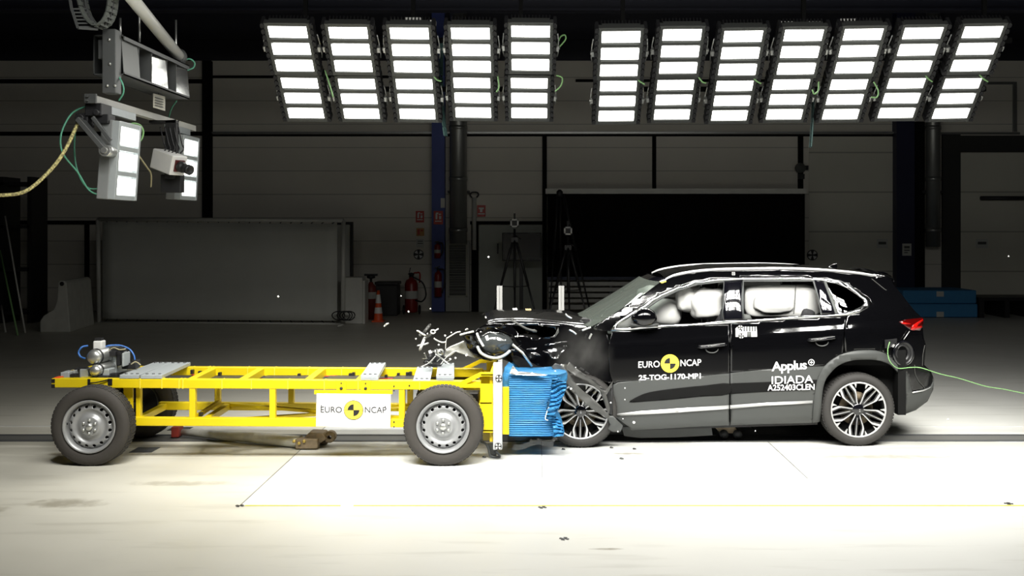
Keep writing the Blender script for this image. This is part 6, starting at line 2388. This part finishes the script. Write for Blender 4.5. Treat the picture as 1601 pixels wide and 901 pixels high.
# torn arch cladding hanging over the front wheel
sheet([(862, 574), (868, 568), (880, 572), (888, 582), (900, 600), (912, 612), (926, 622), (944, 640), (953, 650), (948, 655), (938, 648), (925, 640), (905, 622), (897, 612), (886, 600), (876, 590)], 10.34, 'torn_arch_strip', 'cladding_torn', 0.03, 1, 6, 0.02)
sheet([(884, 576), (890, 566), (902, 577), (918, 588), (940, 605), (946, 612), (958, 596), (957, 603), (948, 618), (954, 640), (952, 650), (944, 628), (938, 612), (918, 596), (900, 588)], 10.40, 'torn_arch_strip', 'cladding_torn', 0.03, 11, 6, 0.02)
sheet([(946, 614), (958, 602), (958.5, 650), (953, 648)], 10.44, 'arch_end', 'black', 0.02, 12, 6, 0.02)
sheet([(948, 650), (958, 650), (966, 658), (974, 666), (970, 676), (958, 676), (950, 670), (954, 664)], 10.44, 'mud_flap', 'cladding', 0.02, 13, 6, 0.02)
b = MB()
for (x, y, r) in ((910, 577, 0.016), (918, 583, 0.013), (929, 595, 0.012), (941, 608, 0.012)):
    p = P(x, y, 10.36)
    b.bar(p - Vector((0.02, 0, -0.01)), p + Vector((0.02, 0, -0.01)), r, r)
explode(b.build('arch_clip', 'black', CAR))
# cowl bits by the windscreen foot
b = MB()
for pts in (((884, 491), (888, 495), (894, 498)), ((910, 517), (918, 514), (924, 512)), ((890, 516), (896, 519), (901, 523)), ((921, 530), (923, 526), (925, 522))):
    b.tube(cr([P(x, y, 10.45) for x, y in pts]), 0.010, 6)
explode(b.build('broken_clip', 'alu', CAR))
sheet([(898, 510), (907, 508.5), (916, 510), (918, 512.5), (905, 513)], 10.5, 'wing_chip', 'satin', 0.01, 2, 6, 0.02)
sheet([(905, 500), (912, 496), (925, 500), (938, 504), (928, 511), (912, 506)], 10.74, 'cowl_panel', 'black', 0.02, 3, 6, 0.03)

# ------------------------------------------------------------------ things in the air and on the floor
M['shard_white'] = mat('white_shard', (0.78, 0.78, 0.76), 0.35)
SH = [(((673.5, 507), (667, 515), (661, 522), (655, 525)), 0.022, 0.007, 'longest grey plastic splinter flying above the trolley, crossing a pale one', 'cladding_torn'), (((651, 517), (659, 521), (666, 525.5)), 0.014, 0.007, 'pale splinter crossing the longest splinter in the air', 'shard_white'),
      (((664, 527), (661, 537), (656, 549)), 0.02, 0.008, 'white splinter standing upright at the crossing in the air', 'shard_white'), (((652, 541), (661, 539), (670, 536.5)), 0.012, 0.006, 'white splinter lying level across the upright one', 'shard_white'),
      (((664, 530), (672, 524), (678, 521)), 0.018, 0.007, 'grey splinter trailing from the ringed clip in the air', 'cladding_torn'), (((600, 511), (604, 507), (607, 506)), 0.012, 0.006, 'small bent white splinter flying farthest from the car', 'shard_white'),
      (((727, 516.5), (732, 514)), 0.014, 0.006, 'small pale chip in the air just ahead of the bumper', 'shard_white'), (((758.5, 495), (760, 498)), 0.014, 0.006, 'white chip flying above the near edge of the bonnet', 'shard_white')]
for pts, w_, th, lab, m_ in SH:
    c_ = cr([P(x, y, 10.4) for x, y in pts], n=4)
    b = MB()
    n = len(c_)
    L_, Rr = [], []
    for i, q in enumerate(c_):
        d_ = (c_[min(i + 1, n - 1)] - c_[max(i - 1, 0)]).normalized()
        s_ = d_.cross(Vector((0, 1, 0))).normalized() * w_ * 0.6 * (0.3 if i in (0, n - 1) else 1)
        L_.append(q + s_ + Vector((0, 0.02 * sin(i), 0)))
        Rr.append(q - s_ + Vector((0, 0.02 * sin(i) + 0.01, 0)))
    b.add(L_ + Rr, [(i, i + 1, n + i + 1, n + i) for i in range(n - 1)], True)
    tag(b.build('plastic_splinter', m_, solid=th), lab, 'splinter', 'plastic splinters in the air')
b = MB()
c = P(677, 519, 10.38)
b.tube([c + Vector((0.022 * cos(a), 0, 0.018 * sin(a))) for a in [2 * pi * k / 14 for k in range(15)]], 0.007, 6)
b.bar(c + Vector((0.018, 0, 0.01)), P(685.5, 514, 10.38), 0.022, 0.012)
tag(b.build('plastic_clip', 'shard_white'), 'white ringed plastic clip flying above the trolley', 'clip')
b = MB()
c = P(671.5, 551, 10.4)
b.prism([P(669.5, 549, 10.4), P(673, 547.5, 10.4), P(676, 551.5, 10.4), P(671, 553.5, 10.4)], (0, 0.012, 0))
tag(b.build('plastic_chip', 'shard_white'), 'squarish pale chip in the air above the middle ballast plates', 'chip')
random.seed(11)
DOTS = [(650.5, 530), (668.5, 522), (686, 539.5), (706, 520.5), (696, 525), (627, 463), (639, 488), (638.5, 487), (673, 483), (435, 464), (705.5, 520), (712, 560), (704, 562), (729, 556), (806, 526.5), (809, 526), (790, 532), (868, 581), (878, 570.5), (900, 575), (893, 608), (977, 607), (977, 625), (991, 661), (974, 655), (966, 675), (955, 630), (909, 703), (764, 402), (1482, 656), (1181, 674), (1577, 401)]
for k, (x, y) in enumerate(DOTS):
    Y = 10.2 if not (y < 500 and (x < 700 or x > 1400)) else 10.6
    p = P(x, y, Y)
    if p.z < 0.02:
        p.z = 0.02
    r = random.uniform(0.006, 0.011) * (1.5 if (x, y) in ((809, 526), (991, 661), (635, 463)) else 1)
    b = MB()
    d_ = Vector((random.uniform(-1, 1), random.uniform(-1, 1), random.uniform(-1, 1))).normalized()
    b.lathe(p, d_, [(0, -r), (r, -r * 0.6), (r * 0.8, r * 0.5), (0, r)], 6, False)
    tag(b.build('flying_chip', 'shard_white'), 'tiny white chip scattered in the air around the crash', 'chip', 'tiny white chips in the air')
for k, (x, y, lab) in enumerate(((881, 703.5, 'dark crumb on the floor below the front wheel'), (992, 703, 'dark crumb on the white floor below the front door'), (956, 701, 'small dark crumb on the floor behind the front wheel'), (757, 716, 'thin dark crumb on the floor by the foot bracket'), (972, 718, 'thin grey sliver on the white floor below the front door'))):
    Y = CZ * F / (y - CY)
    p = P(x, y, Y)
    b = MB()
    b.lathe(p + Vector((0, 0, 0.008)), (0.2, 0.1, 1), [(0, -0.008), (0.02 if k != 4 else 0.026, -0.004), (0.014, 0.006), (0, 0.008)], 7, False)
    tag(b.build('floor_crumb', 'dark_steel' if k != 4 else 'grille'), lab, 'crumb')
# cable from the charging port to the right edge
cable('tether_cable', 'thin green cable trailing from the car\'s open charging port out of the frame',
      [cp(1391, 535, -0.05), cp(1388, 547, -0.06), cp(1389.5, 561, -0.06), cp(1396, 571, -0.06), cp(1406, 576.3, -0.05), cp(1424, 574.8, -0.06), P(1440, 575.5, 10.6), P(1470, 585, 10.7), P(1500, 592, 10.8), P(1540, 604, 10.9), P(1575, 610, 11.0), P(1640, 624, 11.1)], 0.0045, 'lime_cable')

# ------------------------------------------------------------------ dust hanging at the crushed wing
sm = bpy.data.materials.new('dust_cloud')
sm.use_nodes = True
nt = sm.node_tree
nt.nodes.remove(nt.nodes['Principled BSDF'])
pv = nt.nodes.new('ShaderNodeVolumePrincipled')
pv.inputs['Color'].default_value = (0.75, 0.74, 0.70, 1)
pv.inputs['Anisotropy'].default_value = 0.2
tc = nt.nodes.new('ShaderNodeTexCoord')
gr = nt.nodes.new('ShaderNodeTexGradient')
gr.gradient_type = 'SPHERICAL'
nz = nt.nodes.new('ShaderNodeTexNoise')
nz.inputs['Scale'].default_value = 2.2
nz.inputs['Detail'].default_value = 4
mp = nt.nodes.new('ShaderNodeMath'); mp.operation = 'MULTIPLY'
m3 = nt.nodes.new('ShaderNodeMath'); m3.operation = 'MULTIPLY_ADD'; m3.use_clamp = True
nt.links.new(tc.outputs['Object'], gr.inputs[0])
nt.links.new(tc.outputs['Object'], nz.inputs['Vector'])
m3.inputs[1].default_value = 3.0
m3.inputs[2].default_value = -1.05
nt.links.new(nz.outputs['Fac'], m3.inputs[0])
nt.links.new(gr.outputs['Fac'], mp.inputs[0])
nt.links.new(m3.outputs[0], mp.inputs[1])
m4 = nt.nodes.new('ShaderNodeMath'); m4.operation = 'MULTIPLY'
nt.links.new(mp.outputs[0], m4.inputs[0])
m4.inputs[1].default_value = 2.0
nt.links.new(m4.outputs[0], pv.inputs['Density'])
nt.links.new(pv.outputs[0], nt.nodes['Material Output'].inputs['Volume'])
M['dust'] = sm
b = MB()
b.ellipsoid(Vector((0, 0, 0)), 1, 1, 1, 20, 12)
o = b.build('dust_cloud', 'dust')
o.location = P(908, 562, 10.28)
o.scale = (0.34, 0.16, 0.42)
o.rotation_euler = (0, radians(18), 0)
tag(o, 'grey dust puff hanging beside the crushed front wing', 'dust', None, 'stuff')
